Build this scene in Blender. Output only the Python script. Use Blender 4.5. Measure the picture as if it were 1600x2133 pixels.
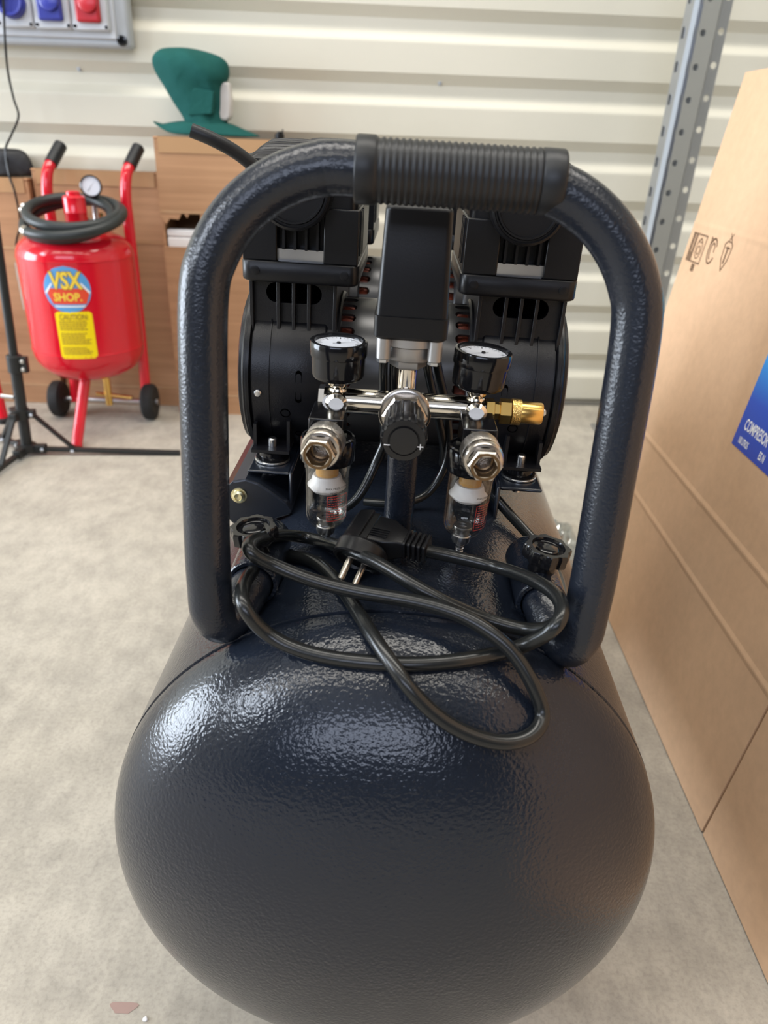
import bpy, bmesh, math, random
from mathutils import Vector, Matrix, noise
random.seed(7)
for o in list(bpy.data.objects): bpy.data.objects.remove(o)
SC = bpy.context.scene
COL = SC.collection
PI = math.pi

# ------------------------------------------------------------------ camera
H = 0.69
PITCH, ROLL = math.radians(26.78), math.radians(2.0)
cam = bpy.data.cameras.new('camera'); camo = bpy.data.objects.new('camera', cam); COL.objects.link(camo)
cp, sp, cr, sr = math.cos(PITCH), math.sin(PITCH), math.cos(ROLL), math.sin(ROLL)
dn = Vector((0, -sp, -cp)); fw = Vector((0, cp, -sp)); ex = Vector((1, 0, 0))
c_right = ex*cr - dn*sr; c_down = ex*sr + dn*cr
camo.matrix_world = Matrix(((c_right.x, -c_down.x, -fw.x, 0), (c_right.y, -c_down.y, -fw.y, 0),
                            (c_right.z, -c_down.z, -fw.z, H), (0, 0, 0, 1)))
cam.sensor_fit = 'HORIZONTAL'; cam.sensor_width = 7.12; cam.lens = 7.12*1550/1600
cam.clip_start = 0.02
cam.dof.use_dof = True; cam.dof.focus_distance = 0.54; cam.dof.aperture_fstop = 2.2
SC.camera = camo

# ------------------------------------------------------------------ light
SC.view_settings.view_transform = 'Standard'; SC.view_settings.look = 'None'
SC.view_settings.gamma = 1; SC.view_settings.use_curve_mapping = False
SC.view_settings.exposure = -0.40
W = bpy.data.worlds.new('world'); SC.world = W; W.use_nodes = True
W.node_tree.nodes['Background'].inputs[0].default_value = (0.98, 0.98, 1.0, 1)
W.node_tree.nodes['Background'].inputs[1].default_value = 0.10

def area(name, loc, target, sx, sy, power, color):
    l = bpy.data.lights.new(name, 'AREA'); l.shape = 'RECTANGLE'; l.size = sx; l.size_y = sy
    l.energy = power; l.color = color
    o = bpy.data.objects.new(name, l); COL.objects.link(o); o.location = loc
    o.rotation_euler = (Vector(target)-Vector(loc)).to_track_quat('-Z', 'Y').to_euler()
    return o
# open loading door to the left, a row of ceiling lamps behind, a roof light ahead
area('door_daylight', (-4.65, 0.55, 1.0), (0, 0.55, 0.9), 2.3, 1.9, 330, (0.80, 0.89, 1.0))
for x, p in ((-3.7, 22), (-2.1, 26), (-0.55, 26), (1.1, 18), (2.7, 18)):
    area('ceiling_lamp', (x, -1.25, 4.0), (x, -1.25, 0), 1.2, 0.35, p, (1.0, 0.95, 0.86))
area('high_window', (-4.65, -1.9, 3.4), (0, -1.9, 3.4), 1.9, 1.3, 220, (0.78, 0.87, 1.0))
area('rear_window', (-0.9, -4.9, 2.9), (-0.9, 0, 2.9), 4.4, 1.6, 170, (0.72, 0.80, 1.0))
area('roof_light', (0.0, 1.0, 4.2), (0, 1.0, 0), 5.0, 1.0, 200, (1.0, 0.96, 0.88))

# ------------------------------------------------------------------ helpers
class MB:
    def __init__(s): s.v = []; s.f = []
    def add(s, vs, fs):
        n = len(s.v); s.v += [Vector(v) for v in vs]; s.f += [tuple(i+n for i in f) for f in fs]; return s
    def box(s, lo, hi, M=None):
        (a, b, c), (d, e, f) = lo, hi
        vs = [Vector(p) for p in ((a,b,c),(d,b,c),(d,e,c),(a,e,c),(a,b,f),(d,b,f),(d,e,f),(a,e,f))]
        if M: vs = [M @ v for v in vs]
        return s.add(vs, [(3,2,1,0),(4,5,6,7),(0,1,5,4),(1,2,6,5),(2,3,7,6),(3,0,4,7)])
    def loft(s, rings, closed=False, cap=True):
        n = len(rings[0]); b = len(s.v)
        for r in rings: s.v += [Vector(p) for p in r]
        m = len(rings)
        for i in range(m if closed else m-1):
            for j in range(n):
                k = (i+1) % m
                s.f.append((b+i*n+j, b+i*n+(j+1) % n, b+k*n+(j+1) % n, b+k*n+j))
        if cap and not closed:
            s.f.append(tuple(b+j for j in range(n))[::-1]); s.f.append(tuple(b+(m-1)*n+j for j in range(n)))
        return s
    def lathe(s, prof, o, axis, n=32, mod=None, cap=True):
        o = Vector(o); u, v, w = basis(axis); rings = []
        for r, h in prof:
            ring = []
            for j in range(n):
                t = 2*PI*j/n; rr = max(r, 1e-5)*(mod(t, h, r) if mod else 1)
                ring.append(o + w*h + (u*math.cos(t)+v*math.sin(t))*rr)
            rings.append(ring)
        return s.loft(rings, cap=cap)
    def cyl(s, a, b, r, n=20, r2=None):
        a = Vector(a); b = Vector(b)
        return s.lathe([(r, 0), (r if r2 is None else r2, (b-a).length)], a, b-a, n)
    def tube(s, pts, r, n=16, sub=6, closed=False, smooth=True, cap=True):
        P = catmull(pts, sub, closed) if smooth else [Vector(p) for p in pts]
        R = r if callable(r) else (lambda t: r)
        m = len(P); rings = []; up = None
        for i, p in enumerate(P):
            if closed: t = P[(i+1) % m]-P[i-1]
            else: t = P[min(i+1, m-1)]-P[max(i-1, 0)]
            t.normalize()
            if up is None:
                up = t.cross(Vector((0.3, 0.1, 1)));
                if up.length < 1e-3: up = t.cross(Vector((1, 0, 0)))
                up.normalize()
            up = (up - t*up.dot(t)).normalized(); w = t.cross(up)
            rr = R(i/(m-1))
            rings.append([p+(up*math.cos(2*PI*j/n)+w*math.sin(2*PI*j/n))*rr for j in range(n)])
        return s.loft(rings, closed=closed, cap=cap)
    def prism(s, poly, o, u, v, d):
        o, u, v, d = map(Vector, (o, u, v, d)); n = len(poly)
        a = [o+u*p[0]+v*p[1] for p in poly]
        return s.add(a+[p+d for p in a], [tuple(range(n))[::-1], tuple(range(n, 2*n))]+[(i, (i+1) % n, n+(i+1) % n, n+i) for i in range(n)])
    def cell(s, rect, hole, f, depth=0.0, hc=None):
        """rectangular piece with a stadium hole: rect (u0,u1,v0,v1), hole (half length, radius, along 'u'|'v'), f(u,v,d)->point"""
        u0, u1, v0, v1 = rect; cu, cv = hc or ((u0+u1)/2, (v0+v1)/2); a, r, d = hole
        A = []
        for k in range(12):
            t = -PI/2+PI*k/11
            for sg in (1, -1):
                x_, y_ = sg*((a-r)+r*math.cos(t)), r*math.sin(t)
                if d != 'u': x_, y_ = y_, x_
                A.append(math.atan2(y_, x_) % (2*PI))
        A += [math.atan2(y-cv, x-cu) % (2*PI) for x in (u0, u1) for y in (v0, v1)]
        A = sorted(set(round(t, 5) for t in A)); n = len(A); out = []; inn = []
        for t in A:
            c, q = math.cos(t), math.sin(t)
            ks = []
            if c > 1e-9: ks.append((u1-cu)/c)
            if c < -1e-9: ks.append((u0-cu)/c)
            if q > 1e-9: ks.append((v1-cv)/q)
            if q < -1e-9: ks.append((v0-cv)/q)
            k = min(ks); out.append((cu+c*k, cv+q*k))
            cc, qq = (c, q) if d == 'u' else (q, c)
            if abs(qq) > 1e-9 and abs(cc)*r/abs(qq) <= a-r: k = r/abs(qq)
            else:
                c0 = (a-r); k = c0*abs(cc)+math.sqrt(max(r*r-(c0*qq)**2, 0))
            inn.append((cu+c*k, cv+q*k))
        vs = [f(*p, 0) for p in out]+[f(*p, 0) for p in inn]+[f(*p, depth) for p in inn]
        fs = [(i, (i+1) % n, n+(i+1) % n, n+i) for i in range(n)]
        if depth: fs += [(n+i, n+(i+1) % n, 2*n+(i+1) % n, 2*n+i) for i in range(n)]
        return s.add(vs, fs)
    def build(s, name, mat, parent=None, bevel=0, seg=2, sharp=38, flat=False, weld=False):
        me = bpy.data.meshes.new(name); me.from_pydata([tuple(v) for v in s.v], [], s.f)
        bm = bmesh.new(); bm.from_mesh(me)
        if weld: bmesh.ops.remove_doubles(bm, verts=bm.verts, dist=1e-5)
        bmesh.ops.recalc_face_normals(bm, faces=bm.faces); bm.to_mesh(me); bm.free()
        if not flat:
            for p in me.polygons: p.use_smooth = True
            me.set_sharp_from_angle(angle=math.radians(sharp))
        me.materials.append(mat)
        o = bpy.data.objects.new(name, me); COL.objects.link(o)
        if parent: o.parent = parent
        if bevel:
            m = o.modifiers.new('bevel', 'BEVEL'); m.width = bevel; m.segments = seg; m.limit_method = 'ANGLE'
            m.angle_limit = math.radians(40); m.harden_normals = False
        return o

def basis(axis):
    w = Vector(axis).normalized()
    h = Vector((0, 0, 1)) if abs(w.z) < 0.9 else Vector((0, -1, 0))
    u = h.cross(w).normalized(); v = w.cross(u)
    return u, v, w

def catmull(pts, sub, closed=False):
    P = [Vector(p) for p in pts]; n = len(P); out = []
    for i in range(n if closed else n-1):
        if closed: a, b, c, d = P[i-1], P[i], P[(i+1) % n], P[(i+2) % n]
        else: a, b, c, d = P[max(i-1, 0)], P[i], P[i+1], P[min(i+2, n-1)]
        for k in range(sub):
            t = k/sub
            out.append(0.5*((2*b)+(c-a)*t+(2*a-5*b+4*c-d)*t*t+(3*b-a-3*c+d)*t**3))
    if not closed: out.append(P[-1])
    return out

def tag(o, label, cat, group=None):
    o['label'] = label; o['category'] = cat
    if group: o['group'] = group
    return o
def thing(name, label, cat, loc=(0, 0, 0), M=None):
    o = bpy.data.objects.new(name, None); COL.objects.link(o); o.empty_display_size = 0.05
    o.location = loc
    if M: o.matrix_world = M
    return tag(o, label, cat)
def struct(o): o['kind'] = 'structure'; return o
def dup(o, parent, dloc=(0, 0, 0)):
    c = o.copy(); COL.objects.link(c); c.parent = parent; c.location = o.location + Vector(dloc)
    for ch in [k for k in bpy.data.objects if k.parent == o]: dup(ch, c)
    return c
def text(body, size, f, name, mat, parent, sx=1.0, off=0.0, space=1.0, res=3):
    cu = bpy.data.curves.new(name, 'FONT'); cu.body = body; cu.size = size; cu.align_x = 'CENTER'; cu.align_y = 'CENTER'
    cu.offset = off; cu.space_character = space; cu.resolution_u = res
    t = bpy.data.objects.new(name, cu); COL.objects.link(t)
    me0 = bpy.data.meshes.new_from_object(t.evaluated_get(bpy.context.evaluated_depsgraph_get()))
    bpy.data.objects.remove(t)
    bm = bmesh.new(); bm.from_mesh(me0)
    for v in bm.verts: v.co = Vector(f(v.co.x*sx, v.co.y))
    bm.to_mesh(me0); bm.free(); me0.materials.clear(); me0.materials.append(mat); me0.name = name
    o = bpy.data.objects.new(name, me0); COL.objects.link(o); o.parent = parent
    return o

# ------------------------------------------------------------------ materials
def mat(name, col, rough=0.5, metal=0.0, coat=0.0, spec=0.5, trans=0.0, ior=1.45, emit=None):
    m = bpy.data.materials.new(name); m.use_nodes = True
    b = m.node_tree.nodes['Principled BSDF']
    b.inputs['Base Color'].default_value = (*col, 1); b.inputs['Roughness'].default_value = rough
    b.inputs['Metallic'].default_value = metal; b.inputs['Coat Weight'].default_value = coat
    b.inputs['Coat Roughness'].default_value = 0.05
    b.inputs['Specular IOR Level'].default_value = spec
    b.inputs['Transmission Weight'].default_value = trans; b.inputs['IOR'].default_value = ior
    return m
def nd(m, t, **k):
    n = m.node_tree.nodes.new(t)
    for a, v in k.items():
        if a in n.inputs.keys(): n.inputs[a].default_value = v
        else: setattr(n, a, v)
    return n
def lk(m, a, b): m.node_tree.links.new(a, b)
def bsdf(m): return m.node_tree.nodes['Principled BSDF']
def bump(m, scale, strength, dist=0.001, kind='noise', detail=2.0, stretch=None, rough=0.5):
    tc = nd(m, 'ShaderNodeTexCoord'); src = tc.outputs['Object']
    if stretch:
        mp = nd(m, 'ShaderNodeMapping'); mp.inputs['Scale'].default_value = stretch
        lk(m, src, mp.inputs[0]); src = mp.outputs[0]
    if kind == 'noise': t = nd(m, 'ShaderNodeTexNoise', Scale=scale, Detail=detail, Roughness=rough)
    else: t = nd(m, 'ShaderNodeTexVoronoi', Scale=scale); t.feature = 'SMOOTH_F1'
    lk(m, src, t.inputs['Vector'])
    b = nd(m, 'ShaderNodeBump', Strength=strength, Distance=dist)
    lk(m, t.outputs[0], b.inputs['Height']); lk(m, b.outputs[0], bsdf(m).inputs['Normal'])
    return t
def mottle(m, scale, c1, c2, lo=0.35, hi=0.65, detail=4.0, stretch=None, also=None):
    tc = nd(m, 'ShaderNodeTexCoord'); src = tc.outputs['Object']
    if stretch:
        mp = nd(m, 'ShaderNodeMapping'); mp.inputs['Scale'].default_value = stretch
        lk(m, src, mp.inputs[0]); src = mp.outputs[0]
    t = nd(m, 'ShaderNodeTexNoise', Scale=scale, Detail=detail, Roughness=0.6); lk(m, src, t.inputs['Vector'])
    r = nd(m, 'ShaderNodeValToRGB'); r.color_ramp.elements[0].position = lo; r.color_ramp.elements[1].position = hi
    r.color_ramp.elements[0].color = (*c1, 1); r.color_ramp.elements[1].color = (*c2, 1)
    lk(m, t.outputs[0], r.inputs[0]); out = r.outputs[0]
    if also:
        for (sc2, a, b2, lo2, hi2, st2) in also:
            s2 = tc.outputs['Object']
            if st2:
                mp = nd(m, 'ShaderNodeMapping'); mp.inputs['Scale'].default_value = st2
                lk(m, s2, mp.inputs[0]); s2 = mp.outputs[0]
            t2 = nd(m, 'ShaderNodeTexNoise', Scale=sc2, Detail=5.0, Roughness=0.65); lk(m, s2, t2.inputs['Vector'])
            r2 = nd(m, 'ShaderNodeValToRGB'); r2.color_ramp.elements[0].position = lo2; r2.color_ramp.elements[1].position = hi2
            r2.color_ramp.elements[0].color = (*a, 1); r2.color_ramp.elements[1].color = (*b2, 1)
            lk(m, t2.outputs[0], r2.inputs[0])
            mx = nd(m, 'ShaderNodeMix', data_type='RGBA', blend_type='MULTIPLY'); mx.inputs[0].default_value = 1
            lk(m, out, mx.inputs[6]); lk(m, r2.outputs[0], mx.inputs[7]); out = mx.outputs[2]
    lk(m, out, bsdf(m).inputs['Base Color'])

PAINT = mat('dark hammered paint', (0.009, 0.0122, 0.0195), 0.15, coat=0.0, spec=0.52)
bump(PAINT, 430, 0.36, 0.0011, detail=1.5)
HANDLEP = mat('dark hammered paint on tube', (0.010, 0.013, 0.020), 0.24, spec=0.55)
bump(HANDLEP, 620, 0.28, 0.0010, detail=1.5)
BLK = mat('satin black plastic', (0.006, 0.006, 0.007), 0.34, spec=0.36); bump(BLK, 900, 0.10, 0.0004)
CAST = mat('black coated cast metal', (0.006, 0.006, 0.008), 0.34, spec=0.5); bump(CAST, 1400, 0.28, 0.0004)
GLOSS = mat('gloss black', (0.006, 0.006, 0.007), 0.12, spec=0.55)
RUB = mat('black rubber grip', (0.009, 0.010, 0.012), 0.42, spec=0.45)
CABLE = mat('black pvc cable', (0.010, 0.011, 0.011), 0.24, spec=0.5)
DARK = mat('recess shade', (0.001, 0.001, 0.001), 0.9, spec=0.0)  # near-black without sheen, paints the shade inside holes and recesses
CHROME = mat('nickel plated brass', (0.78, 0.72, 0.62), 0.13, 1.0)
STEEL = mat('zinc plated steel', (0.62, 0.62, 0.62), 0.28, 1.0)
ALU = mat('die cast alloy', (0.42, 0.41, 0.40), 0.42, 0.9)
KNURL = mat('knurled nickel', (0.55, 0.52, 0.48), 0.33, 1.0); bump(KNURL, 1300, 0.5, 0.0006, 'voronoi')
NICK = mat('satin nickel', (0.52, 0.47, 0.41), 0.27, 1.0)
BRASS = mat('brass', (0.72, 0.46, 0.14), 0.26, 1.0)
BKNURL = mat('knurled brass', (0.72, 0.48, 0.16), 0.30, 1.0); bump(BKNURL, 1300, 0.6, 0.0006, 'voronoi')
BRONZE = mat('sintered bronze', (0.62, 0.36, 0.12), 0.6, 0.3); bump(BRONZE, 2500, 0.6, 0.0006)
PC = mat('clear polycarbonate', (0.97, 0.96, 0.94), 0.02)
def clear(m, tint, ior):
    nt = m.node_tree; out = nt.nodes['Material Output']
    tr = nd(m, 'ShaderNodeBsdfTransparent'); tr.inputs[0].default_value = (*tint, 1)
    gl = nd(m, 'ShaderNodeBsdfGlossy'); gl.inputs['Roughness'].default_value = 0.03
    lw = nd(m, 'ShaderNodeLayerWeight', Blend=0.5); pw_ = nd(m, 'ShaderNodeMath', operation='POWER'); pw_.inputs[1].default_value = 3.0
    lk(m, lw.outputs['Facing'], pw_.inputs[0]); fr = nd(m, 'ShaderNodeMath', operation='MULTIPLY_ADD'); fr.inputs[1].default_value = 0.55; fr.inputs[2].default_value = 0.045*ior/1.5
    lk(m, pw_.outputs[0], fr.inputs[0])
    mx = nd(m, 'ShaderNodeMixShader'); lk(m, fr.outputs[0], mx.inputs[0]); lk(m, tr.outputs[0], mx.inputs[1]); lk(m, gl.outputs[0], mx.inputs[2])
    lk(m, mx.outputs[0], out.inputs[0])
clear(PC, (0.93, 0.92, 0.90), 1.5)
WHT = mat('white plastic', (0.80, 0.80, 0.82), 0.35)
DIAL = mat('white gauge dial', (0.72, 0.75, 0.82), 0.12, coat=0.6)
INK = mat('black ink', (0.01, 0.01, 0.01), 0.6)
REDINK = mat('red print', (0.62, 0.05, 0.03), 0.5)
WINK = mat('white print', (0.85, 0.85, 0.85), 0.5)
COPPER = mat('copper winding', (0.13, 0.025, 0.012), 0.4, 0.4)
DBRASS = mat('dull brass bore', (0.16, 0.10, 0.05), 0.35, 0.8)
MBODY = mat('dark grey motor shell', (0.07, 0.07, 0.072), 0.28, 0.7)
YZINC = mat('yellow zinc', (0.75, 0.68, 0.42), 0.28, 1.0)

CARD = mat('kraft cardboard', (0.50, 0.30, 0.155), 0.85, spec=0.25)
mottle(CARD, 3.0, (0.57, 0.365, 0.222), (0.66, 0.435, 0.275), 0.3, 0.7, 3,
       also=[(70, (0.93, 0.93, 0.93), (1.04, 1.03, 1.02), 0.3, 0.7, (1, 1, 1))])
CARDB = mat('brown shipping carton', (0.33, 0.17, 0.08), 0.7, spec=0.3)
mottle(CARDB, 2.5, (0.345, 0.185, 0.095), (0.43, 0.245, 0.130), 0.3, 0.7, 3,
       also=[(5, (0.88, 0.86, 0.84), (1.08, 1.08, 1.08), 0.35, 0.65, (0.5, 1, 14))])
CARDE = mat('cut cardboard edge', (0.14, 0.085, 0.045), 0.9)
TAPE = mat('clear packing tape', (0.42, 0.25, 0.13), 0.14, spec=0.6, coat=0.5)
WALLM = mat('cream painted sheet metal', (0.66, 0.62, 0.50), 0.42, spec=0.4)
mottle(WALLM, 1.5, (0.585, 0.555, 0.46), (0.635, 0.60, 0.505), 0.3, 0.7, 3)
FLOORM = mat('concrete', (0.42, 0.38, 0.32), 0.62, spec=0.35)
mottle(FLOORM, 2.2, (0.36, 0.325, 0.272), (0.455, 0.415, 0.355), 0.3, 0.7, 5,
       also=[(14, (0.86, 0.86, 0.86), (1.06, 1.06, 1.05), 0.34, 0.62, None),
             (55, (0.90, 0.90, 0.90), (1.04, 1.04, 1.04), 0.38, 0.62, (1, 0.45, 1)),
             (220, (0.86, 0.86, 0.86), (1.03, 1.03, 1.03), 0.34, 0.55, None)])
bump(FLOORM, 120, 0.12, 0.002, detail=6)
REDP = mat('gloss red paint', (0.62, 0.008, 0.022), 0.16, coat=0.4)
SKYB = mat('sticker blue', (0.10, 0.32, 0.62), 0.35)
SRED = mat('sticker red', (0.72, 0.07, 0.03), 0.35)
SYEL = mat('sticker yellow', (0.88, 0.66, 0.0), 0.35)
LYEL = mat('letter yellow', (0.85, 0.60, 0.06), 0.35)
SDRK = mat('letter outline', (0.30, 0.16, 0.02), 0.4)
HOSE = mat('dark grey rubber hose', (0.022, 0.026, 0.026), 0.40)
TYRE = mat('black tyre', (0.012, 0.012, 0.012), 0.7)
STAND = mat('black anodised stand', (0.013, 0.014, 0.014), 0.45)
GREEN = mat('dark green canvas', (0.011, 0.080, 0.070), 0.85, spec=0.2); bump(GREEN, 45, 0.25, 0.01)
PGREY = mat('grey abs panel', (0.40, 0.42, 0.44), 0.4)
PLGT = mat('light grey abs', (0.55, 0.57, 0.60), 0.35)
PBLUE = mat('socket blue', (0.04, 0.05, 0.30), 0.25)
PRED = mat('socket red', (0.45, 0.02, 0.03), 0.3)
GALV = mat('galvanised steel', (0.42, 0.43, 0.44), 0.36, 0.85)
LITLIP = mat('lit galvanised lip', (0.62, 0.68, 0.74), 0.35, 0.35)  # lighter copy of the galvanised colour, painting light caught by the lips
FOAM = mat('white foam', (0.75, 0.73, 0.70), 0.8)
CLOTH = mat('black bag cloth', (0.012, 0.012, 0.014), 0.55); bump(CLOTH, 30, 0.4, 0.01)
WRAP = mat('crumpled clear film', (0.9, 0.93, 0.95), 0.12); clear(WRAP, (0.92, 0.94, 0.95), 9.0)
PRINT = mat('brown print on kraft', (0.17, 0.10, 0.055), 0.8)
BLUEL = mat('blue carton print', (0.02, 0.06, 0.42), 0.35)
# the printed panel runs from royal blue at its foot to cyan higher up
_tc = nd(BLUEL, 'ShaderNodeTexCoord'); _sx = nd(BLUEL, 'ShaderNodeSeparateXYZ'); lk(BLUEL, _tc.outputs['Object'], _sx.inputs[0])
_mr = nd(BLUEL, 'ShaderNodeMapRange'); _mr.inputs[1].default_value = 0.36; _mr.inputs[2].default_value = 0.60; lk(BLUEL, _sx.outputs[2], _mr.inputs[0])
_rr = nd(BLUEL, 'ShaderNodeValToRGB'); _rr.color_ramp.elements[0].color = (0.018, 0.055, 0.40, 1)
_rr.color_ramp.elements[1].color = (0.10, 0.62, 0.85, 1)
_e = _rr.color_ramp.elements.new(0.28); _e.color = (0.018, 0.085, 0.50, 1)
_e = _rr.color_ramp.elements.new(0.5); _e.color = (0.03, 0.33, 0.78, 1)
lk(BLUEL, _mr.outputs[0], _rr.inputs[0]); lk(BLUEL, _rr.outputs[0], bsdf(BLUEL).inputs['Base Color'])

# ------------------------------------------------------------------ setting
fl = MB().box((-4.8, -5, -0.1), (4.2, 2.6, 0)).build('floor', FLOORM, flat=True); struct(fl)
TY = math.tan(math.radians(3.4))
def wy(x): return 2.142 + TY*(x-0.605)
# trapezoidal sheet: profile (z, depth towards the room)
prof = []
P0 = 0.1356; z0 = 0.002-P0
for k in range(20):
    z = z0+k*P0
    # going up: underside edge of ridge at z+0.012 ... flat of ridge ... upper slope ... valley
    prof += [(z-0.010, 0.0), (z+0.013, 0.019), (z+0.079, 0.019), (z+0.101, 0.0)]
prof = [(max(z, 0.0), d) for z, d in prof if z > -0.02]
wb = MB(); n = len(prof)
vs = []
for x in (-4.5, 4.0):
    for z, d in prof: vs.append((x, wy(x)-d, z))
    vs.append((x, wy(x)+0.05, prof[-1][0])); vs.append((x, wy(x)+0.05, 0))
m = n+2
wb.add(vs, [(i, i+1, m+i+1, m+i) for i in range(m-1)]+[(m-1, 0, m, 2*m-1), tuple(range(m)), tuple(range(m, 2*m))[::-1]])
wall = struct(wb.build('wall_back', WALLM, flat=True, bevel=0.004))
for (x, z) in ((-0.767, 0.815), (-0.772, 0.690), (0.10, 0.815), (0.10, 0.690), (-0.33, 0.957), (-0.767, 0.955)):
    MB().lathe([(0.0075, 0), (0.0075, 0.002), (0.005, 0.002), (0.005, 0.006), (0.001, 0.007)], (x, wy(x)-0.0005, z-0.002), (0, -1, 0), 10).build('screw', PGREY, wall)
tr = MB().box((-4.5, 0, 0), (4.0, 0.006, 0.012), Matrix(((1, 0, 0, 0), (TY, 1, 0, 2.142-TY*0.605-0.032), (0, 0, 1, 0), (0, 0, 0, 1))))
struct(tr.build('baseboard_back', mat('grey floor joint', (0.16, 0.15, 0.13), 0.8), flat=True))

SHELL = mat('pale roof sheeting', (0.45, 0.44, 0.42), 0.6); SHELL2 = mat('cream cladding', (0.58, 0.55, 0.46), 0.5)
struct(MB().box((-4.8, -5, 4.35), (4.2, 2.6, 4.40)).build('ceiling', SHELL, flat=True))
struct(MB().box((4.1, -5, 0), (4.2, 2.6, 4.35)).build('wall_right', SHELL2, flat=True))
wl_ = MB().box((-4.8, -5, 0), (-4.7, -0.65, 4.35)).box((-4.8, 1.75, 0), (-4.7, 2.6, 4.35)).box((-4.8, -0.65, 2.0), (-4.7, 1.75, 4.35))
struct(wl_.build('wall_left', SHELL2, flat=True))
# ------------------------------------------------------------------ air compressor
PSI, TAU = math.radians(1.1), math.radians(1.6)
ZC = 0.253
ax = Vector((math.sin(PSI), math.cos(PSI), 0)); x0 = Vector((math.cos(PSI), -math.sin(PSI), 0)); zz = Vector((0, 0, 1))
lx = x0*math.cos(TAU) - zz*math.sin(TAU); lz = x0*math.sin(TAU)+zz*math.cos(TAU)
CC = Vector((0.0069, 0.3655, H-0.437))
org = CC - lz*ZC; org = Vector((org.x, org.y, org.z))
CM = Matrix(((lx.x, ax.x, lz.x, org.x), (lx.y, ax.y, lz.y, org.y), (lx.z, ax.z, lz.z, org.z), (0, 0, 0, 1)))
comp = thing('air_compressor', 'large black twin-motor air compressor with horizontal tank and tall carrying handle', 'compressor', M=CM)
OFF = Vector((0, 0, ZC))
def part(mb, name, m, parent=None, **k):
    o = mb.build(name, m, parent or comp, **k)
    if parent is None: o.location = OFF
    return o
R = 0.185; DD = 0.0976; TL = 0.66
pf = []
for k in range(0, 33):
    t = PI/2*k/32; pf.append((R*math.sin(t), -DD*math.cos(t)))
pf += [(R-0.0002, 0.0015), (R-0.0016, 0.0022), (R-0.0016, 0.0036), (R+0.0004, 0.0042), (R+0.0004, 0.02)]
pf += [(R+0.0004, 0.1*k) for k in range(1, 7)] + [(R+0.0004, TL)]
for k in range(1, 17):
    t = PI/2*(1-k/16); pf.append((R*math.sin(t), TL+DD*math.cos(t)))
tank = part(MB().lathe(pf, (0, 0, 0), (0, 1, 0), 128), 'tank', PAINT, sharp=30)
tank['label'] = 'dark hammered-paint pressure tank'
PAINT2 = mat('smooth dark paint', (0.010, 0.013, 0.020), 0.24, spec=0.55); bump(PAINT2, 300, 0.06, 0.001)
# hidden underside: feet, axle and wheels
for s in (-1, 1):
    f = part(MB().prism([(-0.02, 0), (0.02, 0), (0.03, 0.085), (-0.03, 0.085)], (s*0.10, 0.05, -ZC+0.018), (1, 0, 0), (0, 0, 1), (0, 0.03, 0)), 'foot_bracket', PAINT)
    MB().cyl((s*0.10, 0.065, -ZC+0.0035), (s*0.10, 0.065, -ZC+0.022), 0.017, 20).build('rubber_foot', RUB, f)
    w = part(MB().lathe([(0.02, 0), (0.062, 0), (0.07, 0.006), (0.07, 0.026), (0.062, 0.032), (0.02, 0.032)], (s*0.118-0.016, 0.60, -ZC+0.0735), (1, 0, 0), 36), 'wheel', TYRE)
    MB().lathe([(0.008, -0.002), (0.042, -0.002), (0.042, 0.034), (0.008, 0.034)], (s*0.118-0.016, 0.60, -ZC+0.0735), (1, 0, 0), 24).build('wheel_hub', STEEL, w)
part(MB().cyl((-0.14, 0.60, -ZC+0.0735), (0.14, 0.60, -ZC+0.0735), 0.008, 16), 'axle', STEEL)

# handle
XO = -0.0025
def hp(s, x, y, z): return (XO+s*x, y, z)
half = [(0.092, 0.075, 0.178), (0.092, 0.05, 0.178), (0.0935, 0.032, 0.176), (0.099, 0.016, 0.1685), (0.1055, 0.006, 0.1665), (0.1105, 0.003, 0.177), (0.1115, 0.004, 0.193), (0.1122, 0.0065, 0.22), (0.1128, 0.015, 0.28), (0.1132, 0.023, 0.335)]
arc = []
Rc = 0.072
for k in range(1, 9):
    t = PI/2*k/8; arc.append((0.1133-Rc+Rc*math.cos(t), 0.025+0.013*math.sin(t), 0.349+Rc*math.sin(t)))
path = [hp(-1, *p) for p in half]+[hp(-1, *p) for p in arc]+[hp(1, *p) for p in arc[::-1]]+[hp(1, *p) for p in half[::-1]]
handle = part(MB().tube(path, 0.0130, 32, 6), 'handle', HANDLEP)
pg = [(0.0128, 0.0), (0.0155, 0.0002), (0.0160, 0.0012), (0.0160, 0.0095), (0.0152, 0.0105)]
nr = 25; L0, L1 = 0.0115, 0.0905
for k in range(nr):
    a = L0+(L1-L0)*k/nr; d = (L1-L0)/nr
    pg += [(0.0146, a), (0.0146, a+d*0.25), (0.0153, a+d*0.5), (0.0153, a+d*0.78)]
pg += [(0.0146, L1), (0.0154, L1+0.0008), (0.0154, 0.1012), (0.0148, 0.1022), (0.0128, 0.1023)]
MB().lathe(pg, (-0.0395, 0.038, 0.421), (1, 0, 0), 48).build('grip', RUB, handle, sharp=60)
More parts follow.
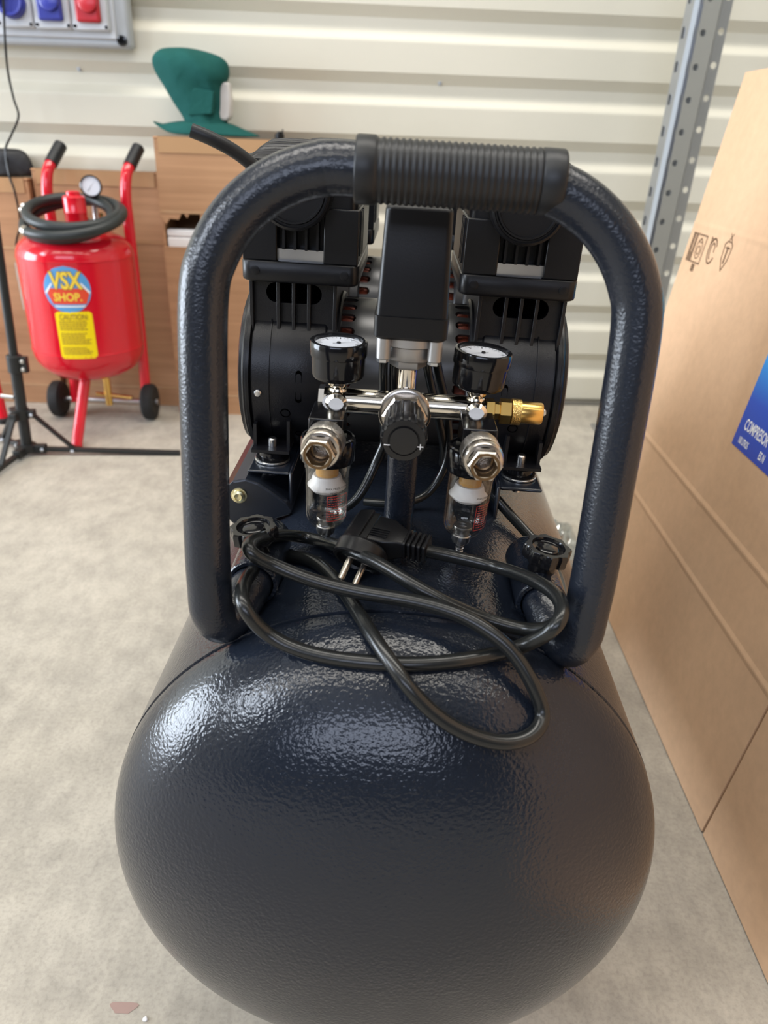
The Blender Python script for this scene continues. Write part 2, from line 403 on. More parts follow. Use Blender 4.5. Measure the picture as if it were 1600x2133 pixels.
# sockets and clamp knobs
for s in (-1, 1):
    X = XO+s*0.092
    so = part(MB().lathe([(0.0134, 0.022), (0.0134, 0.0), (0.0155, 0.0), (0.0163, 0.001), (0.0163, 0.060), (0.0155, 0.062), (0.001, 0.062)], (X, 0.033, 0.178), (0, 1, 0), 40, cap=False), 'handle_socket', PAINT)
    MB().tube([(X-s*0.016, 0.036, 0.168), (X-s*0.018, 0.06, 0.166), (X-s*0.016, 0.092, 0.168)], 0.0035, 8).build('weld_bead', PAINT, so)
    up = Vector((s*0.10, -0.05, 1)).normalized()
    KO = Vector((X+s*0.001, 0.052, 0.196))
    def lobes(t, h, r): return 1.0+0.075*math.cos(8*t)**3 if h > 0.0045 and r > 0.0135 else 1.0
    kn = part(MB().lathe([(0.004, -0.012), (0.0088, -0.010), (0.0088, 0.004), (0.0142, 0.005), (0.0146, 0.0065), (0.0146, 0.0125), (0.0138, 0.0142), (0.0108, 0.0142), (0.0100, 0.0118), (0.0072, 0.0110), (0.0070, 0.0128), (0.0062, 0.0134), (0.0005, 0.0134)], KO, up, 96, mod=lobes), 'clamp_knob', GLOSS)

# post
post = part(MB().cyl((-0.004, 0.107, 0.16), (-0.004, 0.107, 0.276), 0.0105, 32), 'post', HANDLEP)
MB().lathe([(0.0145, 0), (0.0135, 0.003), (0.0106, 0.005)], (-0.004, 0.107, 0.1835), (0, 0, 1), 32).build('weld_bead', PAINT, post)

# manifold
MY, MZ = 0.105, 0.2795
mani = part(MB().lathe([(0.004, 0), (0.0078, 0.0), (0.0083, 0.0006), (0.0083, 0.108), (0.004, 0.108)], (-0.0610, MY, MZ), (1, 0, 0), 32).lathe([(0.0068, 0), (0.0063, 0.003), (0.0063, 0.0285), (0.0067, 0.029), (0.0067, 0.033)], (-0.0052, MY, MZ), (0, 0, 1), 28), 'manifold', CHROME)
for X in (-0.0500, 0.0408):
    MB().lathe([(0.0072, 0.004), (0.0052, 0.0085), (0.0060, 0.0100), (0.0066, 0.0112), (0.0066, 0.0185), (0.0055, 0.0192), (0.003, 0.0192)], (X, MY, MZ), (0, 0, 1), 24).lathe([(0.0074, 0.0), (0.0074, 0.010), (0.0052, 0.012)], (X, MY, MZ), (0, -1, 0), 24).build('tee_fitting', CHROME, mani)
MB().lathe([(0.0070, 0), (0.0098, 0.0005), (0.0098, 0.004), (0.007, 0.0045)], (-0.0625, MY, MZ), (1, 0, 0), 6).build('end_plug', CHROME, mani)
# brass outlet
br = part(MB().lathe([(0.0055, 0), (0.0080, 0.0005), (0.0080, 0.0055), (0.0062, 0.006), (0.0062, 0.0075)], (0.0475, MY, MZ), (1, 0, 0), 6).lathe([(0.0060, 0.006), (0.0060, 0.009), (0.0085, 0.0095), (0.0085, 0.0165), (0.007, 0.017)], (0.0475, MY, MZ), (1, 0, 0), 6), 'brass_coupling', BRASS, sharp=20)
MB().lathe([(0.0070, 0.017), (0.0086, 0.0172), (0.0086, 0.0232), (0.007, 0.0234)], (0.0475, MY, MZ), (1, 0, 0), 40).build('knurled_ring', BKNURL, br)
MB().lathe([(0.0070, 0.023), (0.0073, 0.0232), (0.0073, 0.0365), (0.0066, 0.0375), (0.0045, 0.0375), (0.0045, 0.030), (0.0005, 0.030)], (0.0475, MY, MZ), (1, 0, 0), 32).build('sleeve', BRASS, br)
def cylmap(o, axis_u, r, a0, refl=1):
    """map flat (x,y) text onto a cylinder of radius r: y runs along axis, x runs round it"""
    u, v, w = basis(axis_u); o = Vector(o)
    return lambda x, y: o + w*y + (u*math.cos(a0+refl*x/r)+v*math.sin(a0+refl*x/r))*r
# regulator
RZ = 0.2757
rg = part(MB().lathe([(0.0105, 0.0), (0.0165, 0.004), (0.0172, 0.0055), (0.0172, 0.0075), (0.0162, 0.0085), (0.0140, 0.0088)], (-0.0052, MY, RZ), (0, -1, 0), 48).lathe([(0.0150, 0.008), (0.0150, 0.0150), (0.0135, 0.0165), (0.012, 0.0165)], (-0.0052, MY, RZ), (0, -1, 0), 6), 'regulator_body', NICK)
def rib(t, h, r): return 1.0 + (0.045 if math.cos(18*t) > 0.1 else 0.0)
kb = MB().lathe([(0.0090, 0.014), (0.0118, 0.0145), (0.0122, 0.018), (0.0126, 0.042), (0.0134, 0.0425), (0.0137, 0.0435), (0.0137, 0.0535), (0.0128, 0.0555)], (-0.0052, MY, RZ), (0, -1, 0), 144, mod=rib)
knob = part(kb, 'regulator_knob', BLK, sharp=25)
MB().lathe([(0.0128, 0.0550), (0.0128, 0.0560), (0.0096, 0.0563), (0.0093, 0.0550), (0.0088, 0.0550), (0.0084, 0.0572), (0.0005, 0.0578)], (-0.0052, MY, RZ), (0, -1, 0), 48).build('knob_cap', GLOSS, knob)
mk = MB(); yk = MY-0.0563
mk.box((-0.0052-0.0118, yk-0.0003, RZ-0.0034), (-0.0052-0.0082, yk+0.0002, RZ-0.0029))
mk.box((-0.0052+0.0082, yk-0.0003, RZ-0.0034), (-0.0052+0.0118, yk+0.0002, RZ-0.0029))
mk.box((-0.0052+0.00975, yk-0.0003, RZ-0.0049), (-0.0052+0.01025, yk+0.0002, RZ-0.0014))
mk.build('plus_minus_marks', WINK, knob, flat=True)

# pressure switch
SX, SY = -0.0055, 0.108
def rrect(cx, cy, w, d, z, r, n=5):
    pts = []
    for (sx, sy, a0) in ((1, 1, 0), (-1, 1, PI/2), (-1, -1, PI), (1, -1, 1.5*PI)):
        for k in range(n+1):
            a = a0+PI/2*k/n
            pts.append((cx+sx*(w/2-r)+r*math.cos(a), cy+sy*(d/2-r)+r*math.sin(a), z))
    return pts
sw = part(MB().loft([rrect(SX, SY, 0.0428, 0.057, 0.3415, 0.004), rrect(SX, SY, 0.0385, 0.052, 0.4000, 0.004), rrect(SX, SY, 0.0378, 0.0513, 0.4015, 0.0042), rrect(SX, SY, 0.0355, 0.049, 0.4026, 0.0045)]), 'pressure_switch', BLK, sharp=50)
MB().loft([rrect(SX, SY, 0.040, 0.054, 0.3275, 0.004), rrect(SX, SY, 0.0432, 0.0575, 0.3290, 0.004), rrect(SX, SY, 0.0445, 0.0592, 0.3295, 0.004), rrect(SX, SY, 0.0447, 0.0594, 0.3415, 0.004), rrect(SX, SY, 0.0430, 0.0575, 0.3418, 0.004)]).build('switch_base', BLK, sw)
fl_ = MB().lathe([(0.010, 0.3120), (0.0145, 0.3125), (0.0150, 0.3135), (0.0150, 0.3210), (0.0185, 0.3225), (0.0185, 0.3278)], (SX, 0.100, 0), (0, 0, 1), 32)
for sx in (-1, 1):
    for sy in (-1, 1):
        fl_.lathe([(0.0040, 0.3145), (0.0045, 0.315), (0.0045, 0.3278)], (SX+sx*0.0158, 0.100+sy*0.014, 0), (0, 0, 1), 16)
flg = part(fl_, 'switch_flange', ALU)
for sx in (-1, 1):
    for sy in (-1, 1):
        MB().lathe([(0.0030, 0.3122), (0.0040, 0.3126), (0.0040, 0.3147)], (SX+sx*0.0158, 0.100+sy*0.014, 0), (0, 0, 1), 6).build('bolt', STEEL, flg)
MB().lathe([(0.0085, 0.3058), (0.0115, 0.3072), (0.0118, 0.3080), (0.0118, 0.3128)], (SX, 0.101, 0), (0, 0, 1), 6).build('hex_nut', ALU, flg, sharp=20)

# gauges
for gi, (X, ti) in enumerate(((-0.0505, 0.0), (0.0408, 0.05))):
    A = Vector((math.sin(ti), -0.03, math.cos(ti))).normalized(); O = Vector((X, 0.107, 0.2905))
    g = part(MB().lathe([(0.004, 0.0040), (0.0155, 0.0042), (0.0170, 0.0056), (0.0173, 0.0075), (0.0176, 0.0190), (0.0184, 0.0192), (0.0186, 0.020), (0.0187, 0.0270), (0.0182, 0.0283), (0.0170, 0.0288), (0.0156, 0.0284), (0.0153, 0.0262), (0.0153, 0.0255)], O, A, 56), 'pressure_gauge', GLOSS)
    MB().lathe([(0.0005, 0.0258), (0.0153, 0.0258), (0.0153, 0.0262), (0.0005, 0.0262)], O, A, 40).build('dial', DIAL, g)
    u, v, w = basis(A); D0 = O+w*0.0264
    tk = MB()
    for k in range(25):
        a = math.radians(-225+270*k/24); r0 = 0.0105 if k % 4 == 0 else 0.0120
        d = u*math.cos(a)+v*math.sin(a); e = d.cross(w)*(0.0003 if k % 4 == 0 else 0.00016)
        tk.add([D0+d*r0-e, D0+d*r0+e, D0+d*0.0136+e, D0+d*0.0136-e], [(0, 1, 2, 3)])
    tk.build('dial_scale', INK, g, flat=True)
    a = math.radians(30 if gi else 205); d = u*math.cos(a)+v*math.sin(a); e = d.cross(w)*0.0003; D1 = D0+w*0.0003
    nb = MB().add([D1-d*0.004-e, D1-d*0.004+e, D1+d*0.0115+e*0.3, D1+d*0.0115-e*0.3], [(0, 1, 2, 3)])
    nb.lathe([(0.0014, 0), (0.0012, 0.0006), (0.0002, 0.0007)], D1, A, 12)
    nb.build('needle', INK, g, flat=True)
    MB().lathe([(0.0045, -0.002), (0.0050, -0.0018), (0.0050, 0.0045)], O, A, 6).build('stem_nut', BRASS, g, sharp=20)

# filters with bowls and quick couplers
for fi, (X, xf) in enumerate(((-0.0533, -0.0545), (0.0412, 0.0426))):
    FY = 0.081
    hd = part(MB().box((X-0.0107, 0.0635, 0.2560), (X+0.0107, 0.0965, 0.2806)), 'filter_head', GLOSS, bevel=0.0006)
    MB().lathe([(0.010, 0.2465), (0.0168, 0.2467), (0.0177, 0.2480), (0.0177, 0.2618), (0.0170, 0.2632), (0.0155, 0.2636), (0.0150, 0.2625), (0.010, 0.2622)], (X, FY, 0), (0, 0, 1), 48).build('bowl_cap', GLOSS, hd)
    MB().cyl((X, 0.096, 0.2795), (X, 0.101, 0.2795), 0.0062, 20).build('nipple', CHROME, hd)
    tl = 0.0 if fi == 0 else -0.04
    BA = Vector((tl, 0, -1)).normalized(); BO = Vector((X, FY, 0.2480))
    outer = [(0.0151, 0.0), (0.0151, 0.0055), (0.0146, 0.0060), (0.0140, 0.0380), (0.0132, 0.0430), (0.0110, 0.0468), (0.0075, 0.0488), (0.0052, 0.0494)]
    inner = [(0.0044, 0.0478), (0.0070, 0.0474), (0.0098, 0.0455), (0.0118, 0.0422), (0.0126, 0.0380), (0.0132, 0.0060), (0.0136, 0.0)]
    bowl = part(MB().loft([[BO+basis(BA)[2]*h+(basis(BA)[0]*math.cos(2*PI*j/48)+basis(BA)[1]*math.sin(2*PI*j/48))*r for j in range(48)] for r, h in outer+inner], closed=True), 'filter_bowl', PC)
    MB().lathe([(0.0075, -0.002), (0.0075, 0.0115), (0.003, 0.0116)], BO, BA, 24).build('sintered_element', BRONZE, bowl)
    MB().lathe([(0.0030, 0.0116), (0.0090, 0.0117), (0.0098, 0.0135), (0.0105, 0.0165), (0.0124, 0.0185), (0.0124, 0.0200), (0.0100, 0.0225), (0.003, 0.0226)], BO, BA, 32, mod=lambda t, h, r: 1+0.04*math.cos(6*t) if 0.018 < h < 0.021 else 1).build('baffle', WHT, bowl)
    MB().lathe([(0.0030, 0.0425), (0.0062, 0.0425), (0.0064, 0.0432), (0.0064, 0.0446), (0.0050, 0.0452), (0.0050, 0.0478), (0.0030, 0.0478)], BO, BA, 28, cap=False).build('drain_seat', STEEL, bowl)
    MB().lathe([(0.0058, 0.0488), (0.0064, 0.0495), (0.0064, 0.0530), (0.0058, 0.0548), (0.0030, 0.0556), (0.0026, 0.0565), (0.0034, 0.0570), (0.0024, 0.0585), (0.0024, 0.0596), (0.0029, 0.060), (0.0022, 0.0618), (0.0029, 0.0622), (0.0022, 0.064), (0.0027, 0.0644), (0.0020, 0.0662), (0.0010, 0.0662), (0.0010, 0.063)], BO, BA, 20).build('drain_nozzle', STEEL, bowl)
    # printed notice round the right side of the bowl
    ang = math.radians(-52 if fi == 0 else -38)
    def bm_(x, y, r=0.01455, X=X, ang=ang, tl=tl): 
        return Vector((X+tl*(0.248-y), FY, y))+Vector((math.cos(ang+x/r), math.sin(ang+x/r), 0))*r
    text('MAX.PRESS 0.95MPa', 0.0021, lambda x, y: bm_(x, y+0.2318), 'pressure_notice', INK, bowl)
    text('TEMP. 5-60 C', 0.0021, lambda x, y: bm_(x, y+0.2285), 'temperature_notice', INK, bowl)
    fr = MB()
    for (xa, xb, ya, yb) in ((-0.008, 0.008, 0.2262, 0.2265), (-0.008, 0.008, 0.2085, 0.2088), (-0.008, -0.0077, 0.2085, 0.2265), (0.0077, 0.008, 0.2085, 0.2265)):
        for k in range(6):
            p, q = xa+(xb-xa)*k/6, xa+(xb-xa)*(k+1)/6
            fr.add([bm_(p, ya), bm_(q, ya), bm_(q, yb), bm_(p, yb)], [(0, 1, 2, 3)])
    for k in range(9):
        ln = random.uniform(0.6, 1.0); yy = 0.2245-k*0.00175
        for j in range(6):
            p, q = -0.0068+0.0136*ln*j/6, -0.0068+0.0136*ln*(j+0.7)/6
            fr.add([bm_(p, yy), bm_(q, yy), bm_(q, yy+0.00042), bm_(p, yy+0.00042)], [(0, 1, 2, 3)])
    fr.build('red_notice', REDINK, bowl, flat=True)
    # quick coupler
    qa = Vector((X+ (0.0018 if fi == 0 else -0.0006), 0.0635, 0.2705)); qd = (Vector((xf, 0.030, 0.2700))-qa)
    q = part(MB().lathe([(0.0075, 0.0), (0.0105, 0.0003), (0.0108, 0.006), (0.0098, 0.0072)], qa, qd, 6), 'quick_coupler', NICK, sharp=20)
    MB().lathe([(0.0095, 0.0062), (0.0117, 0.0066), (0.0121, 0.0075), (0.0121, 0.0180), (0.0118, 0.0185)], qa, qd, 56).build('knurled_sleeve', KNURL, q)
    MB().lathe([(0.0110, 0.0185), (0.0120, 0.0186), (0.0122, 0.0200), (0.0122, 0.0235), (0.0112, 0.0252), (0.0095, 0.0256)], qa, qd, 48, cap=False).build('sleeve_ring', NICK, q)
    MB().lathe([(0.0090, 0.0250), (0.0102, 0.0252), (0.0104, 0.0262), (0.0104, 0.0318), (0.0096, 0.0330), (0.0072, 0.0330)], qa, qd, 6, cap=False).build('front_nut', NICK, q, sharp=20)
    MB().lathe([(0.0086, 0.0331), (0.0070, 0.0331), (0.0066, 0.0325), (0.0062, 0.0300), (0.0062, 0.0285), (0.0058, 0.028), (0.0058, 0.0240), (0.0048, 0.0235), (0.0048, 0.018), (0.0034, 0.0175), (0.0034, 0.010)], qa, qd, 36, cap=False).build('bore', DBRASS, q)
    MB().lathe([(0.0003, 0.0120), (0.0040, 0.0121)], qa, qd, 20, cap=False).build('valve_face', DARK, q)

# wiring between switch and motor
for pts, r in (([(-0.0195, 0.118, 0.329), (-0.0215, 0.120, 0.305), (-0.020, 0.126, 0.27), (-0.018, 0.14, 0.24), (-0.02, 0.165, 0.215)], 0.0030),
               ([(-0.0135, 0.118, 0.329), (-0.0140, 0.121, 0.30), (-0.013, 0.13, 0.26), (-0.022, 0.13, 0.228), (-0.034, 0.118, 0.203), (-0.050, 0.118, 0.190), (-0.062, 0.135, 0.184)], 0.0034),
               ([(0.004, 0.122, 0.329), (0.008, 0.126, 0.30), (0.018, 0.138, 0.265), (0.026, 0.152, 0.235), (0.028, 0.17, 0.212)], 0.0030),
               ([(0.010, 0.122, 0.329), (0.015, 0.130, 0.30), (0.026, 0.146, 0.262), (0.030, 0.15, 0.225), (0.018, 0.145, 0.198), (-0.004, 0.135, 0.192), (-0.03, 0.140, 0.189)], 0.0030)):
    part(MB().tube(pts, r, 12), 'wire', CABLE)

# ---- twin-head pump
MXC, MYC, MZC, MR = -0.008, 0.252, 0.258, 0.066
pump_parts = []
def P_(mb, name, m, parent=None, **k):
    o = part(mb, name, m, parent, **k)
    if parent is None: pump_parts.append(o)
    return o
# motor body with vent slots
hb = MB(); RB = 0.0595
def fm(R0): return lambda u, v, d: Vector((u, MYC-(R0-d)*math.cos(v), MZC+(R0-d)*math.sin(v)))
NS = 28
for k in range(NS):
    a0, a1 = 2*PI*k/NS, 2*PI*(k+1)/NS
    # slots are laid out in (x, arc length) and wrapped round the body
    s0, s1 = a0*RB, a1*RB
    wrap = lambda u, v, d: fm(RB)(u, v/RB, d)
    for (xa, xb) in ((-0.064, -0.045), (0.029, 0.048)):
        hb.cell((xa, xb, s0, s1), (0.0076, 0.0041, 'u'), wrap, 0.0022)
hb.lathe([(RB, -0.045), (RB, 0.029)], (0, MYC, MZC), (1, 0, 0), 72, cap=False)
body = P_(hb, 'motor_housing', MBODY, sharp=30)
MB().lathe([(0.0500, -0.062), (0.0500, 0.046)], (0, MYC, MZC), (1, 0, 0), 40).build('stator', STEEL, body)
for xw in (-0.0545, 0.0385):
    MB().lathe([(0.0500, -0.0060), (0.0535, -0.0050), (0.0550, 0.0), (0.0535, 0.0050), (0.0500, 0.0060)], (xw, MYC, MZC), (1, 0, 0), 96, mod=lambda t, h, r: 1+(0.03*math.cos(24*t) if r > 0.051 else 0)).build('winding', COPPER, body)
for s in (-1, 1):
    def X(d): return MXC+s*d           # d measured outward from the pump centre
    def bx(mb, a, b, y0, y1, z0_, z1_): return mb.box((min(X(a), X(b)), y0, z0_), (max(X(a), X(b)), y1, z1_))
    dirx = (s, 0, 0)
    # crankcase barrel
    cc = MB().lathe([(0.052, 0.0), (0.0625, 0.0005), (0.0640, 0.002), (0.0640, 0.010), (MR-0.001, 0.0105), (MR, 0.012), (MR, 0.0520), (MR+0.0012, 0.0522), (MR+0.0012, 0.0532), (MR-0.0004, 0.0534), (MR-0.0004, 0.0655), (MR-0.003, 0.066), (MR-0.003, 0.0675), (0.05, 0.0675)], (X(0.0495), MYC, MZC), dirx, 88)
    crank = P_(cc, 'crankcase', CAST)
    MB().lathe([(0.05, 0.0), (MR-0.0015, 0.0), (MR+0.0012, 0.001), (MR+0.0012, 0.0035), (MR-0.0005, 0.0042), (MR-0.0005, 0.0056), (MR-0.0035, 0.0075), (MR-0.004, 0.0095), (MR-0.010, 0.0115), (0.02, 0.0125), (0.0005, 0.0125)], (X(0.1165), MYC, MZC), dirx, 88).build('end_cover', BLK, crank)
    for az in (-4, 86, 176, 266):
        a = math.radians(az); c = Vector((X(0.1105), MYC-math.cos(a)*MR, MZC+math.sin(a)*MR)); nrm = Vector((0, -math.cos(a), math.sin(a)))
        MB().lathe([(0.0028, -0.001), (0.0030, 0.0008), (0.0022, 0.0018), (0.0003, 0.0020)], c, nrm, 14).build('screw', STEEL, crank)
    # slot and ports on the barrel front
    def recess(d, az, a, r, dirn='v'):
        A = math.radians(az); rr = MR+0.0002
        mb = MB()
        w3 = lambda u, v, dd: Vector((X(d)+u*s, MYC-(rr-dd)*math.cos(A+v/MR), MZC+(rr-dd)*math.sin(A+v/MR)))
        pts = []
        for k in range(24):
            t = 2*PI*k/24; cx, cy = math.cos(t)*r, math.sin(t)*r
            if dirn == 'v': cy += (a-r)*(1 if math.sin(t) >= 0 else -1)
            pts.append((cx, cy))
        ring = [[w3(p[0]*f, p[1]*f, dd) for p in pts] for f, dd in ((1.25, 0.0004), (1.12, -0.0004), (1.0, -0.0002), (1.0, 0.0015))]
        mb.loft(ring, cap=False); mb.f.append(tuple(range(len(mb.v)-24, len(mb.v))))
        return mb
    recess(0.0790, 2, 0.0105, 0.0020).build('slot', DARK, crank)
    recess(0.0895, -18, 0.0033, 0.0033, 'o').build('port', DARK, crank)
    recess(0.0800, -38, 0.0026, 0.0026, 'o').build('port', DARK, crank)
    # flange line and lower web
    # neck with oval window and fins
    YF = 0.206
    nk = MB()
    xa, xb = min(X(0.0530), X(0.1180)), max(X(0.0530), X(0.1180))
    plate = lambda u, v, d: Vector((u, YF+d, v))
    nk.cell((xa, xb, 0.3165, 0.3385), (0.0210, 0.0074, 'u'), plate, 0.004, hc=((xa+xb)/2, 0.3268))
    nk.add([plate(xa, 0.27, 0), plate(xb, 0.27, 0), plate(xb, 0.3165, 0), plate(xa, 0.3165, 0)], [(0, 1, 2, 3)])
    nk.box((xa, YF+0.012, 0.27), (xb, 0.314, 0.3385))
    nk.box((xa, YF+0.0001, 0.27), (xa+0.004, YF+0.013, 0.3385)); nk.box((xb-0.004, YF+0.0001, 0.27), (xb, YF+0.013, 0.3385))
    neck = P_(nk, 'cylinder_neck', CAST)
    MB().box((xa+0.004, YF+0.0108, 0.318), (xb-0.004, YF+0.0118, 0.338)).build('window_back', DARK, neck)
    for d in (0.0540, 0.0735, 0.0850, 0.0965, 0.1168):
        zb = 0.292 if 0.06 < d < 0.10 else (0.288 if d < 0.06 else 0.298)
        MB().prism([(YF+0.001, 0.3385), (YF-0.0060, 0.3385), (YF-0.0060, 0.312), (YF-0.0045, zb+0.008), (YF-0.004, zb), (YF+0.001, zb)], (X(d)-0.0013, 0, 0), (0, 1, 0), (0, 0, 1), (0.0026, 0, 0)).build('fin', CAST, neck, bevel=0.0003)
    # cylinder head: lower flange, body, upper cover
    HX = 0.0785
    def ring(w, d, z, r, yc=0.250): return rrect(X(HX), yc, w, d, z, r)
    head = P_(MB().loft([ring(0.080, 0.126, 0.3375, 0.006), ring(0.0835, 0.130, 0.3385, 0.007), ring(0.0845, 0.131, 0.3400, 0.007), ring(0.0845, 0.131, 0.3515, 0.007), ring(0.0830, 0.1295, 0.3522, 0.006)]), 'cylinder_head', BLK, sharp=50)
    YH = 0.1865
    hbx = MB()
    xl, xr = X(HX)-0.0412, X(HX)+0.0412
    rl, rr_ = X(HX)-0.0165+ (0.0 if s < 0 else 0.0), X(HX)+0.0165
    z1, z2 = 0.3520, 0.3895
    hbx.box((xl, YH, z1), (rl, YH+0.128, z2)); hbx.box((rr_, YH, z1), (xr, YH+0.128, z2)); hbx.box((rl-0.001, YH+0.012, z1), (rr_+0.001, YH+0.126, z2))
    hbx.build('head_body', BLK, head, bevel=0.0010)
    MB().box((rl, YH+0.004, z1), (rr_, YH+0.011, z1+0.0085)).build('cylinder_sleeve', STEEL, head)
    for k in range(4):
        xx = rl+0.0045+k*0.008
        MB().box((xx-0.0009, YH+0.001, z1+0.0085), (xx+0.0009, YH+0.0125, z2)).build('louvre', BLK, head)
    # slotted inner side
    xi = X(HX-0.0412); 
    for k in range(3):
        yy = YH+0.010+k*0.012
        MB().box((xi-0.0012, yy, z1+0.006), (xi+0.0012, yy+0.0035, z2-0.001)).build('side_rib', CAST, head)
    MB().loft([ring(0.079, 0.122, 0.3895, 0.006), ring(0.079, 0.122, 0.4180, 0.006), ring(0.075, 0.118, 0.4205, 0.008)]).build('head_cover', BLK, head)
    gr = MB()
    for k in range(18):
        yy = 0.197+k*0.006
        zt = 0.4205+0.0085*math.sin(PI*(k+0.5)/18)
        gr.tube([(X(HX)-0.034, yy, 0.4195), (X(HX)-0.028, yy, zt-0.001), (X(HX), yy, zt), (X(HX)+0.028, yy, zt-0.001), (X(HX)+0.034, yy, 0.4195)], 0.0019, 6, 3)
    gr.build('cooling_ribs', CAST, head)
    # round intake silencer
    FO = (X(HX)-0.0025, YH+0.002, 0.4005)
    MB().lathe([(0.018, 0.0), (0.0245, 0.0005), (0.0255, 0.004), (0.0255, 0.018), (0.0248, 0.0205), (0.0232, 0.0215), (0.0226, 0.0195), (0.0215, 0.0195), (0.0208, 0.0212), (0.0196, 0.0212), (0.0190, 0.0195), (0.0005, 0.0195)], FO, (0, -1, 0), 64).build('intake_filter', BLK, head)
    for sx in (-1, 1):
        MB().lathe([(0.0032, 0), (0.0032, 0.0008), (0.0024, 0.0010), (0.0003, 0.0010)], (X(HX)+sx*0.032, 0.1846, 0.3455), (0, -1, 0), 18).build('moulded_boss', BLK, head)
    # foot
    for (ya, yb, yw0, yw1) in ((0.178, 0.212, 0.2085, 0.212), (0.292, 0.326, 0.292, 0.2955)):
        ft = MB(); bx(ft, 0.085, 0.115, ya, yb, 0.2070, 0.2095); bx(ft, 0.0855, 0.0880, ya+0.008, yb-0.001, 0.2090, 0.232); bx(ft, 0.1120, 0.1145, ya+0.008, yb-0.001, 0.2090, 0.228); bx(ft, 0.085, 0.115, yw0, yw1, 0.2090, 0.236)
        foot = P_(ft, 'motor_foot', CAST); yy = (ya+yb)/2-0.005 if ya < 0.2 else (ya+yb)/2+0.005
        MB().lathe([(0.0135, 0.1972), (0.0140, 0.1976), (0.0140, 0.1986), (0.0135, 0.1990)], (X(0.1), yy, 0), (0, 0, 1), 36).build('washer', STEEL, foot)
        MB().lathe([(0.0130, 0.1990), (0.0132, 0.2005), (0.0105, 0.2015), (0.0105, 0.2055), (0.0115, 0.2065), (0.0085, 0.2072)], (X(0.1), yy, 0), (0, 0, 1), 32).build('rubber_mount', GLOSS, foot)
        MB().lathe([(0.0038, 0.184), (0.0038, 0.2150), (0.0030, 0.2160)], (X(0.1), yy, 0), (0, 0, 1), 16).build('stud', STEEL, foot)
    # sheet bracket carrying the feet
    bk = MB(); bx(bk, 0.083, 0.116, 0.166, 0.336, 0.1940, 0.1970); bx(bk, 0.0805, 0.0835, 0.166, 0.336, 0.152, 0.1970)
    P_(bk, 'mounting_bracket', PAINT2, bevel=0.0015)
# second pump further back along the tank
for o in list(pump_parts): dup(o, comp, (0, 0.238, 0))

# hose stub and side guard
part(MB().tube([(-0.150, 0.150, 0.4325), (-0.138, 0.152, 0.4285), (-0.124, 0.158, 0.4215), (-0.110, 0.166, 0.411), (-0.100, 0.185, 0.402)], 0.0043, 18), 'breather_hose', RUB)
gp = [(-0.146, 0.1660), (-0.143, 0.1800), (-0.134, 0.1900), (-0.124, 0.1925), (-0.114, 0.1895), (-0.104, 0.1830), (-0.092, 0.1740), (-0.0871, 0.1664), (-0.0900, 0.1635), (-0.0990, 0.1600), (-0.1080, 0.1540), (-0.1170, 0.1490), (-0.1279, 0.1470), (-0.1370, 0.1545)]
sg = part(MB().prism(gp, (0, 0.158, 0), (1, 0, 0), (0, 0, 1), (0, 0.14, 0)), 'side_guard', PAINT2, flat=True, bevel=0.0015)
MB().lathe([(0.0064, 0), (0.0064, 0.0012), (0.0052, 0.0014), (0.0048, 0.0034), (0.0030, 0.0044), (0.0026, 0.0034), (0.0004, 0.003)], (-0.1292, 0.158, 0.1785), (0, -1, 0), 28).build('bolt', YZINC, sg)

